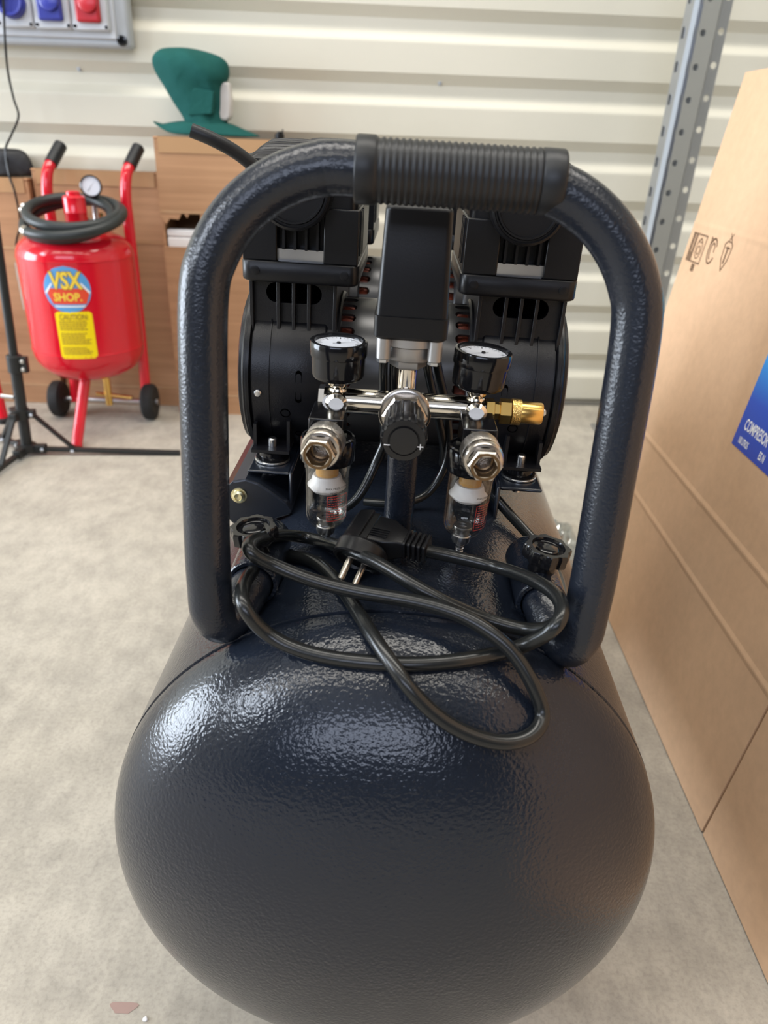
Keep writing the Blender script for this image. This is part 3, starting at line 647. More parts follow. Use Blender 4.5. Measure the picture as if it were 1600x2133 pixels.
# ------------------------------------------------------------------ power cable lying on the tank
cbl = thing('power_cable', 'black power cable with angled plug coiled loosely on top of the tank', 'cable', M=CM)
CP = [(0.0534, 0.178, 0.2024), (0.0729, 0.1766, 0.1834), (0.0906, 0.1637, 0.1696), (0.1063, 0.148, 0.1591), (0.1171, 0.1331, 0.1513), (0.1187, 0.0995, 0.1526), (0.1073, 0.0389, 0.1703), (0.0912, -0.0044, 0.1904), (0.0839, -0.0096, 0.1889), (0.0737, -0.002, 0.1819), (0.0534, 0.0033, 0.1827), (0.0316, 0.0036, 0.1907), (0.0101, 0.0078, 0.199), (-0.0115, 0.0237, 0.203), (-0.0343, 0.0425, 0.2024), (-0.0488, 0.0724, 0.1891), (-0.0622, 0.0932, 0.1798), (-0.0752, 0.0912, 0.1824), (-0.0832, 0.0697, 0.1942), (-0.0912, 0.0304, 0.2126), (-0.0923, 0.0126, 0.2164), (-0.0873, 0.0099, 0.212), (-0.0739, 0.012, 0.2044), (-0.0521, 0.0055, 0.2006), (-0.0241, -0.0003, 0.1988), (0.0033, -0.0051, 0.1991), (0.0299, -0.0135, 0.1987), (0.0497, -0.0223, 0.1932), (0.0648, -0.0282, 0.1828), (0.0762, -0.0358, 0.1677), (0.082, -0.0395, 0.1554), (0.0814, -0.0457, 0.1499), (0.0745, -0.0523, 0.146), (0.062, -0.0573, 0.1454), (0.0467, -0.0591, 0.1486), (0.0295, -0.0581, 0.1558), (0.0134, -0.0552, 0.1673), (-0.0001, -0.0488, 0.1806), (-0.0169, -0.0235, 0.1877), (-0.0296, 0.0066, 0.187), (-0.0438, 0.0385, 0.1842), (-0.0586, 0.0626, 0.18), (-0.0767, 0.0792, 0.1731), (-0.091, 0.0682, 0.175), (-0.0945, 0.0232, 0.1912), (-0.0917, -0.0118, 0.2005), (-0.0867, -0.0228, 0.1956), (-0.0751, -0.0223, 0.1803), (-0.0543, -0.028, 0.1749), (-0.0274, -0.0347, 0.1759), (0.0051, -0.0358, 0.1771), (0.0312, -0.0309, 0.1776), (0.0586, -0.0197, 0.1774), (0.0757, -0.0203, 0.1875), (0.0846, -0.0251, 0.2014), (0.0897, -0.0148, 0.2064), (0.0876, -0.0013, 0.2076), (0.0786, 0.0172, 0.2047), (0.0634, 0.0462, 0.1942), (0.0412, 0.0528, 0.195), (0.0181, 0.0536, 0.1985), (0.0119, 0.0532, 0.1999)]
cs = catmull(CP[:-1]+[(0.0100, 0.0520, 0.2005)], 8)
for _ in range(14): cs = [cs[0]]+[(cs[i-1]+cs[i]*2+cs[i+1])/4 for i in range(1, len(cs)-1)]+[cs[-1]]
co = MB().tube(cs, 0.0043, 16, smooth=False).build('cord', CABLE, cbl); co.location = OFF
plug = MB()
HD = Vector((-0.33, -0.74, -0.58)).normalized(); HC = Vector((-0.0262, 0.0495, 0.1990))
plug.lathe([(0.0110, -0.003), (0.0155, -0.0025), (0.0168, -0.001), (0.0170, 0.0), (0.0170, 0.0085), (0.0160, 0.0095), (0.0140, 0.0095), (0.0132, 0.0075), (0.0005, 0.0075)], HC, HD, 40)
PB = Vector((-0.0250, 0.067, 0.2000)); pax = Vector((0.0125, 0.0545, 0.2005))-PB; pl = pax.length; pu = pax.normalized()
pn = Vector((0.12, -0.25, 1)); pn = (pn-pu*pn.dot(pu)).normalized(); pw = pu.cross(pn)
def prect(t, w, h, r=0.0018):
    c = PB+pu*(t*pl); out = []
    for (sx, sy, a0) in ((1, 1, 0), (-1, 1, PI/2), (-1, -1, PI), (1, -1, 1.5*PI)):
        for k in range(4):
            a = a0+PI/2*k/3; out.append(c+pw*(sx*(w/2-r)+r*math.cos(a))+pn*(sy*(h/2-r)+r*math.sin(a)))
    return out
plug.loft([prect(-0.30, 0.026, 0.012), prect(-0.22, 0.030, 0.019), prect(-0.02, 0.031, 0.0225), prect(0.02, 0.031, 0.0225), prect(0.03, 0.029, 0.0195), prect(0.14, 0.029, 0.0195), prect(0.15, 0.0265, 0.0185), prect(0.42, 0.025, 0.0175), prect(0.62, 0.017, 0.0145), prect(0.70, 0.015, 0.013)])
pb = plug.build('plug', BLK, cbl, sharp=35); pb.location = OFF
rb = MB()
for k in range(5):
    t = 0.70+0.085*k
    rb.loft([prect(t, 0.0150, 0.0125), prect(t+0.008, 0.0158, 0.0135), prect(t+0.045, 0.0158, 0.0135), prect(t+0.053, 0.0150, 0.0125)])
rb.loft([prect(0.69, 0.010, 0.009), prect(1.08, 0.0095, 0.0088)])
rb.build('strain_relief', BLK, pb)
gv = MB()
for k in range(4):
    c = PB+pu*(0.30*pl)+pn*0.0098+pw*(0.002+0.0022*k)
    gv.box((-0.006, -0.0003, -0.0003), (0.006, 0.0003, 0.0004), Matrix.Translation(c) @ Matrix((pu, pw, pn)).transposed().to_4x4())
gv.build('grip_line', BLK, pb)
hu, hv, hw = basis(HD)
for q in (Vector((-0.0035, 0.001, 0.0045)), Vector((0.0035, -0.001, -0.0045))):
    q = q-hw*q.dot(hw); b0 = HC+hw*0.007+q
    MB().lathe([(0.0022, 0.0), (0.0022, 0.0165), (0.0019, 0.0182), (0.0008, 0.019)], b0, HD, 14).build('pin', NICK, pb)

# ------------------------------------------------------------------ big kraft carton leaning on the right
SL = 0.1405; XB = 0.370
kx = lambda y, z, d=0.0: (XB+SL*z+d*math.cos(math.atan(SL)), y, z-d*math.sin(math.atan(SL)))
def slab(mb, y0, y1, z0, z1, d0, d1):
    vs = [kx(y, z, d) for d in (d0, d1) for (y, z) in ((y0, z0), (y1, z0), (y1, z1), (y0, z1))]
    return mb.add(vs, [(0, 1, 2, 3), (7, 6, 5, 4), (0, 4, 5, 1), (1, 5, 6, 2), (2, 6, 7, 3), (3, 7, 4, 0)])
kc = thing('kraft_carton', 'tall kraft cardboard carton with blue printed panel standing right of the compressor', 'box', (0.38, 0.6, 0))
kc_off = Vector((-0.38, -0.6, 0))
def kpart(mb, name, m, parent=None, **k):
    o = mb.build(name, m, parent or kc, **k)
    if parent is None: o.location = kc_off
    return o
mbp = MB(); ys = [0.5905, 1.205]; zs = [0.002, 0.1955, 0.1985, 0.2795, 0.2825, 0.785]
# front panel with two scored crease lines pressed into it
def score(mb, ya, yb, zs_, d1):
    pts = []
    for z in zs_: pts.append(z)
    prof_ = [(0.002, 0)]
    for zc, dp in ((0.197, 0.0010), (0.281, 0.0010), (0.588, 0.0004)): prof_ += [(zc-0.006, 0), (zc-0.001, -dp), (zc+0.001, -dp), (zc+0.006, 0)]
    prof_ += [(zs_[-1], 0)]
    n_ = len(prof_); vs = []
    for y in (ya, yb):
        vs += [kx(y, z, d) for z, d in prof_]+[kx(y, zs_[-1], d1), kx(y, 0.002, d1)]
    m_ = n_+2
    return mb.add(vs, [(i, (i+1) % m_, m_+(i+1) % m_, m_+i) for i in range(m_)]+[tuple(range(m_)), tuple(range(m_, 2*m_))[::-1]])
fp = kpart(score(MB(), 0.5925, 1.205, zs, 0.007), 'front_panel', CARD, flat=True)
kpart(score(MB(), -0.10, 0.5885, [0, 0.93], 0.007), 'near_panel', CARD, flat=True)
kpart(slab(MB(), -0.10, 1.205, 0.01, 0.785, 0.0075, 0.012), 'inner_ply', CARDE, flat=True)
kpart(slab(MB(), 0.55, 1.200, 0.012, 0.78, 0.020, 0.027), 'back_panel', CARD, flat=True)
lb = kpart(slab(MB(), 0.64, 0.856, 0.369, 0.62, -0.0006, 0.0002), 'printed_panel', BLUEL, flat=True)
kmap = lambda yc, zc: (lambda x, y: kx(yc-x, zc+y, -0.0009))
text('COMPRESOR', 0.0190, kmap(0.8120, 0.3985), 'lettering', WINK, lb, sx=0.55, off=0.0003)
text('100 LITROS', 0.0115, kmap(0.8305, 0.3790), 'lettering', WINK, lb, sx=0.45, off=0.0002)
text('ES N', 0.0130, kmap(0.7820, 0.3800), 'lettering', WINK, lb, sx=0.55, off=0.0003)
# recycling and paper marks, printed sideways
def mark(mb, pts, closed=True, w=0.0016):
    n_ = len(pts)
    for i in range(n_ if closed else n_-1):
        a = Vector((*pts[i], 0)); b = Vector((*pts[(i+1) % n_], 0)); d = (b-a)
        if d.length < 1e-6: continue
        d.normalize(); e = Vector((-d.y, d.x, 0))*w/2
        mb.add([kx(p.x, p.y, -0.0005) for p in (a-e-d*w/2, a+e-d*w/2, b+e+d*w/2, b-e+d*w/2)], [(0, 1, 2, 3)])
    return mb
m1 = MB()
mark(m1, [(1.190, 0.538), (1.190, 0.576), (1.138, 0.576), (1.138, 0.538)], w=0.0022)
for k in range(8): mark(m1, [(1.188-0.002*k, 0.539), (1.188-0.002*k, 0.575)], False, 0.0022) if k not in (3, 4) else mark(m1, [(1.188-0.002*k, 0.540+0.009*j) for j in range(2)], False, 0.002)
mark(m1, [(1.156+0.0105*math.cos(t*PI/8), 0.557+0.0135*math.sin(t*PI/8)) for t in range(16)], w=0.0014)
mark(m1, [(1.156+0.006*math.cos(t*PI/4), 0.555+0.006*math.sin(t*PI/4)) for t in range(8)], w=0.0014)
mark(m1, [(1.156, 0.572), (1.150, 0.566), (1.162, 0.566)], w=0.0012)
for k in range(3): mark(m1, [(1.160-0.004*k, 0.527), (1.160-0.004*k, 0.534)], False, 0.0034)
m1.build('paper_mark', PRINT, fp, flat=True)
m2 = MB()
mark(m2, [(1.108+0.0125*math.cos(t), 0.560+0.0165*math.sin(t)) for t in [math.radians(a) for a in range(-150, 151, 15)]], False, 0.0024)
mark(m2, [(1.108+0.0065*math.cos(t), 0.560+0.0105*math.sin(t)) for t in [math.radians(a) for a in range(-80, 200, 20)]], False, 0.002)
mark(m2, [(1.120, 0.568), (1.113, 0.574), (1.121, 0.577)], w=0.002)
m2.build('recycling_mark', PRINT, fp, flat=True)
m3 = MB()
mark(m3, [(1.063, 0.580), (1.055, 0.588)], False, 0.0018); mark(m3, [(1.055, 0.580), (1.063, 0.588)], False, 0.0018)
mark(m3, [(1.072, 0.574), (1.070, 0.555), (1.060, 0.541), (1.050, 0.555), (1.048, 0.574), (1.054, 0.578), (1.066, 0.578)], w=0.0018)
mark(m3, [(1.066, 0.570), (1.054, 0.570)], False, 0.002); mark(m3, [(1.060, 0.570), (1.060, 0.552)], False, 0.004)
m3.build('forestry_mark', PRINT, fp, flat=True)

# ------------------------------------------------------------------ galvanised rack upright
rk = thing('rack_upright', 'galvanised perforated steel rack upright behind the kraft carton', 'rack', (0.613, 1.87, 0))
rk.rotation_euler = (0, 0.03, 0)
def rpl(p0, p1, z0, z1, pitch, hole, name, zoff=0.0):
    p0 = Vector((*p0, 0)); p1 = Vector((*p1, 0)); d = (p1-p0); w_ = d.length; d.normalize(); nn = Vector((-d.y, d.x, 0))
    mb = MB(); k = 0; z = z0
    while z < z1-1e-6:
        f = lambda u, v, dd: p0+d*u+Vector((0, 0, v))+nn*dd
        if hole: mb.cell((0, w_, z, z+pitch), (hole[0], hole[1], hole[2]), f, 0.0015, hc=(w_*hole[3], z+pitch*0.5+zoff))
        else: mb.add([f(0, z, 0), f(w_, z, 0), f(w_, z+pitch, 0), f(0, z+pitch, 0)], [(0, 1, 2, 3)])
        z += pitch
    return mb.build(name, LITLIP if 'lip' in name else GALV, rk, flat=True)
E_ = Vector
rpl((-0.033, 0.0), (-0.022, 0.0), 0, 1.5, 0.0625, None, 'front_lip')
rpl((-0.022, 0.0), (-0.022, 0.012), 0, 1.5, 0.0625, None, 'channel_side')
rpl((-0.022, 0.012), (-0.014, 0.012), 0, 1.5, 0.0625, (0.011, 0.0022, 'v', 0.5), 'slotted_channel')
rpl((-0.014, 0.012), (-0.014, -0.002), 0, 1.5, 0.0625, None, 'channel_side')
rpl((-0.014, -0.002), (0.026, 0.010), 0, 1.5, 0.0625, (0.0068, 0.0068, 'v', 0.32), 'web')
rpl((0.026, 0.010), (0.036, 0.028), 0, 1.5, 0.0625, None, 'step')
rpl((0.036, 0.028), (0.058, 0.030), 0, 1.5, 0.0625, (0.0068, 0.0068, 'v', 0.45), 'rear_flange', 0.008)
rpl((-0.030, 0.048), (0.030, 0.052), 0, 1.5, 0.0625, None, 'rear_web')
rpl((0.058, 0.030), (0.060, 0.042), 0, 1.5, 0.0625, None, 'rear_lip')
rpl((-0.033, 0.0), (-0.040, 0.030), 0, 1.5, 0.0625, (0.011, 0.0040, 'v', 0.6), 'side_face')
MB().box((-0.055, -0.03, 0), (0.075, 0.07, 0.004)).build('base_plate', GALV, rk)

# ------------------------------------------------------------------ shipping cartons by the wall
def carton(name, label, x0, x1, y0, y1, z1, tape=True, hole=None):
    t = thing(name, label, 'box', ((x0+x1)/2, y0, 0)); o = -Vector(((x0+x1)/2, y0, 0))
    def bp(mb, nm, m, **k):
        q = mb.build(nm, m, t, **k); q.location = o; return q
    th = 0.006
    if hole:
        ha, hb_, hz0, hz1 = hole
        f = MB(); f.box((x0, y0, 0), (x1, y0+th, hz0)); f.box((hb_, y0, hz0), (x1, y0+th, z1))
        # torn upper edge of the opening
        n_ = 9; top = [(x0+(hb_-x0)*k/n_, hz1-0.022*abs(math.sin(k*1.3))+0.03*k/n_) for k in range(n_+1)]
        f.prism(top+[(hb_, z1), (x0, z1)], (0, y0, 0), (1, 0, 0), (0, 0, 1), (0, th, 0))
        bp(f, 'front_panel', CARDB, flat=True)
    else: bp(MB().box((x0, y0, 0), (x1, y0+th, z1)), 'front_panel', CARDB, bevel=0.002)
    for nm, lo, hi in (('side_panel', (x0, y0+th, 0), (x0+th, y1, z1)), ('side_panel', (x1-th, y0+th, 0), (x1, y1, z1)), ('back_panel', (x0+th, y1-th, 0), (x1-th, y1, z1))):
        bp(MB().box(lo, hi), nm, CARDB, flat=True)
    ym = (y0+y1)/2
    bp(MB().box((x0-0.001, y0-0.001, z1), (x1+0.001, ym-0.001, z1+th)), 'top_flap', CARDB, bevel=0.002)
    bp(MB().box((x0-0.001, ym+0.001, z1), (x1+0.001, y1+0.001, z1+th)), 'top_flap', CARDB, bevel=0.002)
    if tape:
        bp(MB().box((x0+0.01, y0-0.0022, z1-0.028), (x1-0.01, y0-0.0012, z1+0.0065)).box((x0+0.01, y0-0.0022, z1+th), (x1-0.01, y0+0.02, z1+th+0.0008)), 'tape', TAPE, flat=True)
        bp(MB().box((x0, y0-0.0012, z1-0.16), (x1, y0-0.0004, z1-0.153)).box((x0, y0-0.0012, 0.05), (x1, y0-0.0004, 0.056)), 'strap_mark', TAPE, flat=True)
    return t
carton('shipping_carton', 'brown carton behind the red pressure tank, lower than its right-hand neighbour', -0.888, -0.578, 1.978, 2.030, 0.588)
carton('shipping_carton', 'tallest brown carton, with torn opening, under the green hood', -0.566, -0.190, 1.925, 2.045, 0.668, hole=(-0.566, -0.470, 0.430, 0.500))
carton('shipping_carton', 'brown carton at the left edge carrying a black bag', -1.25, -0.895, 1.965, 2.008, 0.566, tape=True)
tag(MB().box((-0.558, 1.934, 0.420), (-0.40, 2.03, 0.452)).box((-0.558, 1.934, 0.4525), (-0.40, 1.960, 0.470)).build('foam_block', FOAM, None, bevel=0.004), 'white foam block inside the torn opening of the tallest carton', 'foam')

pch = MB(); 
for j in range(8):
    for i in range(5):
        x, z = -0.962+0.012*i+0.003*noise.noise(Vector((i, j, 2))), 0.255+0.017*j
        pch.v.append(Vector((x, 1.9625-0.006*abs(noise.noise(Vector((i*1.7, j*1.3, 5)))), z)))
for j in range(7):
    for i in range(4): a = j*5+i; pch.f.append((a, a+1, a+6, a+5))
po_ = pch.build('document_pouch', mat('hazy plastic pouch', (0.45, 0.40, 0.34), 0.2), None, sharp=20)
tag(po_, 'crumpled hazy plastic pouch stuck on the leftmost carton behind the black stand', 'pouch')
# black bag on the left carton
def blob(rings, name, m, disp=0.0, sc=20, parent=None):
    mb = MB(); mb.loft(rings)
    for v in mb.v:
        a = math.sin(v.x*sc*2.1+v.z*sc*3.3+v.y*sc*1.7); b = math.sin(v.x*sc*3.7-v.z*sc*2.9+1.3); e = math.sin(v.z*sc*4.1+v.x*sc*5.3+v.y*sc*3.1)
        v += Vector((0.35*b+0.15*e, 0.45*a+0.45*e, 0.15*a))*disp
    o = mb.build(name, m, parent, sharp=70)
    s = o.modifiers.new('sub', 'SUBSURF'); s.levels = 1; s.render_levels = 2
    return o
def ell(cx, cy, cz, rx, ry, n=28, sq=1.0, tx=0.0):
    out = []
    for j in range(n):
        t = 2*PI*j/n; c, s_ = math.cos(t), math.sin(t)
        out.append(Vector((cx+rx*math.copysign(abs(c)**sq, c), cy+ry*math.copysign(abs(s_)**sq, s_), cz+tx*c)))
    return out
bag = blob([ell(-0.990, 1.996, 0.5735, 0.095, 0.026), ell(-0.990, 1.996, 0.580, 0.104, 0.028), ell(-0.985, 1.996, 0.605, 0.096, 0.027), ell(-0.968, 1.996, 0.628, 0.070, 0.022), ell(-0.958, 1.996, 0.636, 0.035, 0.010)], 'cloth_bag', CLOTH, 0.006, 25)
tag(bag, 'black cloth bag lying on the leftmost brown carton', 'bag')

VISOR = mat('scratched visor', (0.55, 0.52, 0.50), 0.25)
# green hood on the tall carton
hood = thing('canvas_hood', 'dark green canvas protective hood with clear visor standing on the tallest carton', 'hood', (-0.47, 1.985, 0.680))
ho = -Vector((-0.47, 1.985, 0.674))
rg_ = []
for (z, xa, xb, ry, sq) in ((0.686, -0.500, -0.402, 0.040, 0.9), (0.700, -0.505, -0.405, 0.038, 0.9), (0.715, -0.512, -0.408, 0.038, 0.9), (0.735, -0.524, -0.408, 0.040, 0.9), (0.765, -0.546, -0.406, 0.045, 0.9), (0.779, -0.556, -0.404, 0.047, 0.9),
                            (0.790, -0.563, -0.390, 0.049, 0.85), (0.808, -0.568, -0.390, 0.050, 0.85), (0.824, -0.566, -0.396, 0.047, 0.9), (0.836, -0.558, -0.412, 0.040, 0.9), (0.846, -0.548, -0.455, 0.024, 1), (0.850, -0.536, -0.490, 0.010, 1)):
    rg_.append(ell((xa+xb)/2, 1.985, z, (xb-xa)/2, ry, 32, sq, tx=0.0))
hb2 = blob(rg_, 'hood_crown', GREEN, 0.008, 16, hood); hb2.location = ho
cape = []
for (z, xa, xb, ry) in ((0.6705, -0.580, -0.318, 0.056), (0.676, -0.578, -0.330, 0.056), (0.690, -0.566, -0.372, 0.050), (0.704, -0.520, -0.400, 0.040)):
    cape.append([p+Vector((0, 0, 0.028*max(0, (-0.53-p.x)/0.05)**1.5 if p.x < -0.53 and z < 0.68 else 0)) for p in ell((xa+xb)/2, 1.985, z, (xb-xa)/2, ry, 32)])
cp2 = blob(cape, 'hood_cape', GREEN, 0.004, 22, hood); cp2.location = ho
vz = MB().prism([(-0.430, 0.706), (-0.402, 0.704), (-0.392, 0.712), (-0.389, 0.745), (-0.391, 0.784), (-0.430, 0.784)], (0, 1.967, 0), (1, 0, 0), (0, 0, 1), (0.0, 0.034, 0)).build('visor', VISOR, hood, bevel=0.005); vz.location = ho
fl2 = MB().prism([(-0.487, 0.713), (-0.430, 0.717), (-0.423, 0.764), (-0.468, 0.770)], (0, 1.9425, 0), (1, 0, 0), (0, 0, 1), (0.004, 0.012, 0)).build('sewn_pocket', GREEN, hood, bevel=0.002); fl2.location = ho
kn_ = MB().lathe([(0.010, 0.0), (0.011, 0.001), (0.011, 0.013), (0.006, 0.0135), (0.006, 0.018), (0.003, 0.019)], (-0.279, 1.975, 0.674), (0, 0, 1), 10).box((-0.273, 1.973, 0.688), (-0.270, 1.977, 0.697)).build('black_cap', BLK)
tag(kn_, 'small black plastic knob standing on the tallest carton beside the green hood', 'knob')

# ------------------------------------------------------------------ wall socket panel and hanging lead
pn_ = thing('socket_panel', 'grey wall panel with blue and red sockets at upper left', 'socket panel', (-0.82, wy(-0.82)-0.020, 0.86))
PM = Matrix(((1, 0, 0, 0), (TY, 1, 0, 2.142-TY*0.605), (0, 0, 1, 0), (0, 0, 0, 1)))
po = -Vector(pn_.location)
def pp(mb, nm, m, parent=None, **k):
    q = mb.build(nm, m, parent or pn_, **k)
    if parent is None: q.location = po
    return q
pp(MB().box((-1.10, -0.058, 0.852), (-0.622, -0.0195, 1.15), PM), 'panel_body', PGREY, bevel=0.008, seg=3)
pp(MB().box((-1.08, -0.064, 0.868), (-0.650, -0.056, 1.13), PM), 'panel_cover', PLGT, bevel=0.003)
lk_ = pp(MB().lathe([(0.011, 0), (0.011, 0.008), (0.007, 0.009), (0.0065, 0.005), (0.0003, 0.005)], PM @ Vector((-0.640, -0.0575, 0.867)), (0, -1, 0), 24), 'cover_lock', GLOSS)
for i, xc in enumerate((-0.866, -0.783, -0.700)):
    md = pp(MB().box((xc-0.0405, -0.082, 0.883), (xc+0.0405, -0.064, 1.03), PM), 'socket_module', PLGT, bevel=0.004)
    if i == 0:
        MB().lathe([(0.031, 0), (0.031, 0.012), (0.027, 0.018), (0.022, 0.0185), (0.0215, 0.008), (0.0003, 0.008)], PM @ Vector((xc, -0.081, 0.928)), (0, -1, 0.12), 36).build('socket_face', PBLUE, md)
    else:
        MB().box((xc-0.027, -0.095, 0.897), (xc+0.027, -0.081, 1.01), PM).build('socket_lid', PBLUE if i == 1 else PRED, md, bevel=0.006, seg=3)
        MB().lathe([(0.021, 0), (0.021, 0.006), (0.018, 0.008), (0.0003, 0.008)], PM @ Vector((xc+0.004, -0.0945, 0.935)), (0, -1, 0.1), 32).build('lid_boss', PBLUE if i == 1 else PRED, md)
    for sx in (-1, 1):
        MB().lathe([(0.0035, 0), (0.0035, 0.001), (0.0003, 0.001)], PM @ Vector((xc+sx*0.0345, -0.0822, 0.890)), (0, -1, 0), 12).build('screw', GLOSS, md)
wl = [(-0.872, 0.0, 1.00), (-0.874, 0, 0.945), (-0.888, 0, 0.84), (-0.905, 0, 0.79), (-0.902, 0, 0.74), (-0.898, 0, 0.705), (-0.922, 0, 0.665), (-0.942, 0, 0.632), (-0.935, -0.02, 0.58)]
wl = [(x, wy(x)-0.101 + (0.03 if z < 0.82 else 0)+y, z) for x, y, z in wl] + [(-0.925, 1.953, 0.54), (-0.925, 1.952, 0.47), (-0.946, 1.951, 0.41), (-0.945, 1.951, 0.30), (-0.93, 1.951, 0.21)]
tag(MB().tube(wl, 0.0026, 8).build('hanging_lead', CABLE), 'thin black lead hanging from the grey socket panel', 'cable')

# ------------------------------------------------------------------ red pressure tank on wheels
BX, BY, BR = -0.736, 1.80, 0.1285
bl = thing('abrasive_blaster', 'glossy red upright pressure tank on two wheels with round sticker', 'pressure tank', (BX, BY, 0))
def bb(mb, nm, m, parent=None, **k): return mb.build(nm, m, parent or bl, **k)
pr = []
for k in range(13):
    t = PI/2*k/12; pr.append((BR*math.sin(t)**0.75 if k else 0.0005, 0.213-0.078*math.cos(t)))
pr += [(BR+0.0012, 0.2135), (BR+0.0012, 0.2165), (BR, 0.217), (BR, 0.30), (BR, 0.421), (BR+0.0012, 0.4215), (BR+0.0012, 0.4245), (BR, 0.425)]
for k in range(1, 13):
    t = PI/2*(1-k/12); pr.append((BR*math.sin(t)**0.75 if k < 12 else 0.0005, 0.425+0.058*math.cos(t)))
btank = bb(MB().lathe(pr, (0, 0, 0), (0, 0, 1), 64), 'tank', REDP, sharp=40)
nk_ = bb(MB().lathe([(0.0245, 0.470), (0.0245, 0.515), (0.0248, 0.5155), (0.0248, 0.5175), (0.0245, 0.518), (0.0240, 0.548), (0.021, 0.551), (0.015, 0.552), (0.015, 0.559), (0.012, 0.561), (0.0005, 0.561)], (0.022, -0.02, 0), (0, 0, 1), 32), 'filler_cap', REDP)
gg = bb(MB().lathe([(0.015, 0), (0.0225, 0.002), (0.0235, 0.004), (0.0235, 0.020), (0.0215, 0.022), (0.0205, 0.020), (0.0200, 0.018), (0.0005, 0.018)], (0.040, 0.050, 0.5660), (0.25, -1, 0.12), 36), 'pressure_gauge', GLOSS)
gd = MB().lathe([(0.0003, 0.0184), (0.0200, 0.0184), (0.0200, 0.0188), (0.0003, 0.0188)], (0.040, 0.050, 0.5660), (0.25, -1, 0.12), 32).build('dial', DIAL, gg)
u_, v_, w_ = basis((0.25, -1, 0.12)); d0 = Vector((0.040, 0.050, 0.5660))+w_*0.0195
MB().add([d0-u_*0.008-v_*0.010, d0-u_*0.007-v_*0.0105, d0+u_*0.010+v_*0.012], [(0, 1, 2)]).build('needle', INK, gg, flat=True)
bb(MB().cyl((0.040, 0.052, 0.46), (0.040, 0.052, 0.553), 0.007, 12).cyl((0.03, 0.03, 0.47), (0.03, 0.03, 0.50), 0.010, 12), 'gauge_pipe', STEEL)
bb(MB().lathe([(0.006, 0), (0.009, 0.001), (0.009, 0.012), (0.005, 0.013), (0.005, 0.03)], (0.070, 0.0, 0.485), (0, 0, 1), 8).lathe([(0.006, 0), (0.008, 0.001), (0.008, 0.018), (0.005, 0.02)], (0.085, 0.0, 0.500), (1, 0, 0.2), 8), 'hose_fitting', BRASS)
for s in (-1, 1):
    hx = -0.088 if s < 0 else 0.098
    hbar = bb(MB().tube([(hx, 0.075, 0.040), (hx, 0.088, 0.12), (hx, 0.098, 0.30), (hx, 0.10, 0.48), (hx, 0.102, 0.545), (hx+0.004, 0.113, 0.590), (hx+0.010, 0.136, 0.614)], 0.0128, 16), 'handle_bar', REDP)
    MB().tube([(hx+0.008, 0.128, 0.607), (hx+0.014, 0.150, 0.627), (hx+0.0205, 0.172, 0.6465)], 0.0150, 16).build('grip', RUB, hbar)
    bb(MB().box((hx-0.008, 0.02, 0.30) if s < 0 else (hx-0.004, 0.02, 0.30), (hx+0.004, 0.10, 0.325) if s < 0 else (hx+0.008, 0.10, 0.325)), 'clamp_strap', REDP)
    wx = -0.131 if s < 0 else 0.109
    wh = bb(MB().lathe([(0.02, -0.016), (0.040, -0.016), (0.046, -0.010), (0.047, 0.0), (0.046, 0.010), (0.040, 0.016), (0.02, 0.016)], (wx, 0.072, 0.047), (1, 0.05, 0), 36), 'wheel', TYRE)
    MB().lathe([(0.004, -0.014), (0.028, -0.014), (0.028, 0.014), (0.004, 0.014)], (wx, 0.072, 0.047), (1, 0.05, 0), 24).build('wheel_hub', TYRE, wh)
    MB().lathe([(0.003, 0), (0.008, 0.001), (0.008, 0.006), (0.003, 0.007)], (wx+(0.016 if s > 0 else -0.022), 0.072, 0.047), (1, 0.05, 0), 12).build('axle_nut', STEEL, wh)
bb(MB().cyl((-0.12, 0.072, 0.047), (0.10, 0.072, 0.047), 0.007, 12), 'axle', STEEL)
bb(MB().cyl((0.004, -0.060, 0.150), (-0.006, -0.148, 0.004), 0.0128, 20), 'front_leg', REDP)
vlv = bb(MB().cyl((0.030, 0.0, 0.06), (0.030, 0.0, 0.14), 0.009, 12).cyl((0.0, 0.0, 0.088), (0.09, 0.0, 0.080), 0.005, 10), 'outlet_valve', BRASS)
def bmap(a0, zc, r=BR+0.0012): return lambda x, y, a0=a0: Vector((math.sin(a0+x/r)*r, -math.cos(a0+x/r)*r, zc+y))
A0 = math.radians(9); ZS = 0.366; RS = 0.0505
def patch(poly, f, nx=14):
    """fill a polygon (convex rows) on the curved tank by horizontal strips"""
    ysx = [p[1] for p in poly]; y0, y1 = min(ysx), max(ysx); mb = MB(); rows = []
    NY = 24
    for k in range(NY+1):
        y = y0+(y1-y0)*(k+1e-4)/(NY+2e-4); xs = []
        for i in range(len(poly)):
            (xa, ya), (xb, yb) = poly[i], poly[(i+1) % len(poly)]
            if (ya-y)*(yb-y) <= 0 and abs(ya-yb) > 1e-9: xs.append(xa+(xb-xa)*(y-ya)/(yb-ya))
        if not xs: xs = [0, 0]
        rows.append((y, min(xs), max(xs)))
    for k in range(NY):
        for j in range(nx):
            q = []
            for (kk, jj) in ((k, j), (k, j+1), (k+1, j+1), (k+1, j)):
                y, a, b = rows[kk]; q.append(f(a+(b-a)*jj/nx, y))
            mb.add(q, [(0, 1, 2, 3)])
    return mb
circ = lambda r: [(r*math.cos(2*PI*k/48), r*math.sin(2*PI*k/48)) for k in range(48)]
stk = bb(patch(circ(RS), bmap(A0, ZS)), 'round_sticker', SKYB, weld=True)
patch([(-0.044, -0.009), (-0.034, -0.031), (0.038, -0.031), (0.046, -0.009), (0.036, 0.003), (-0.036, 0.003)], bmap(A0, ZS, BR+0.0017)).build('banner', SRED, stk, weld=True)
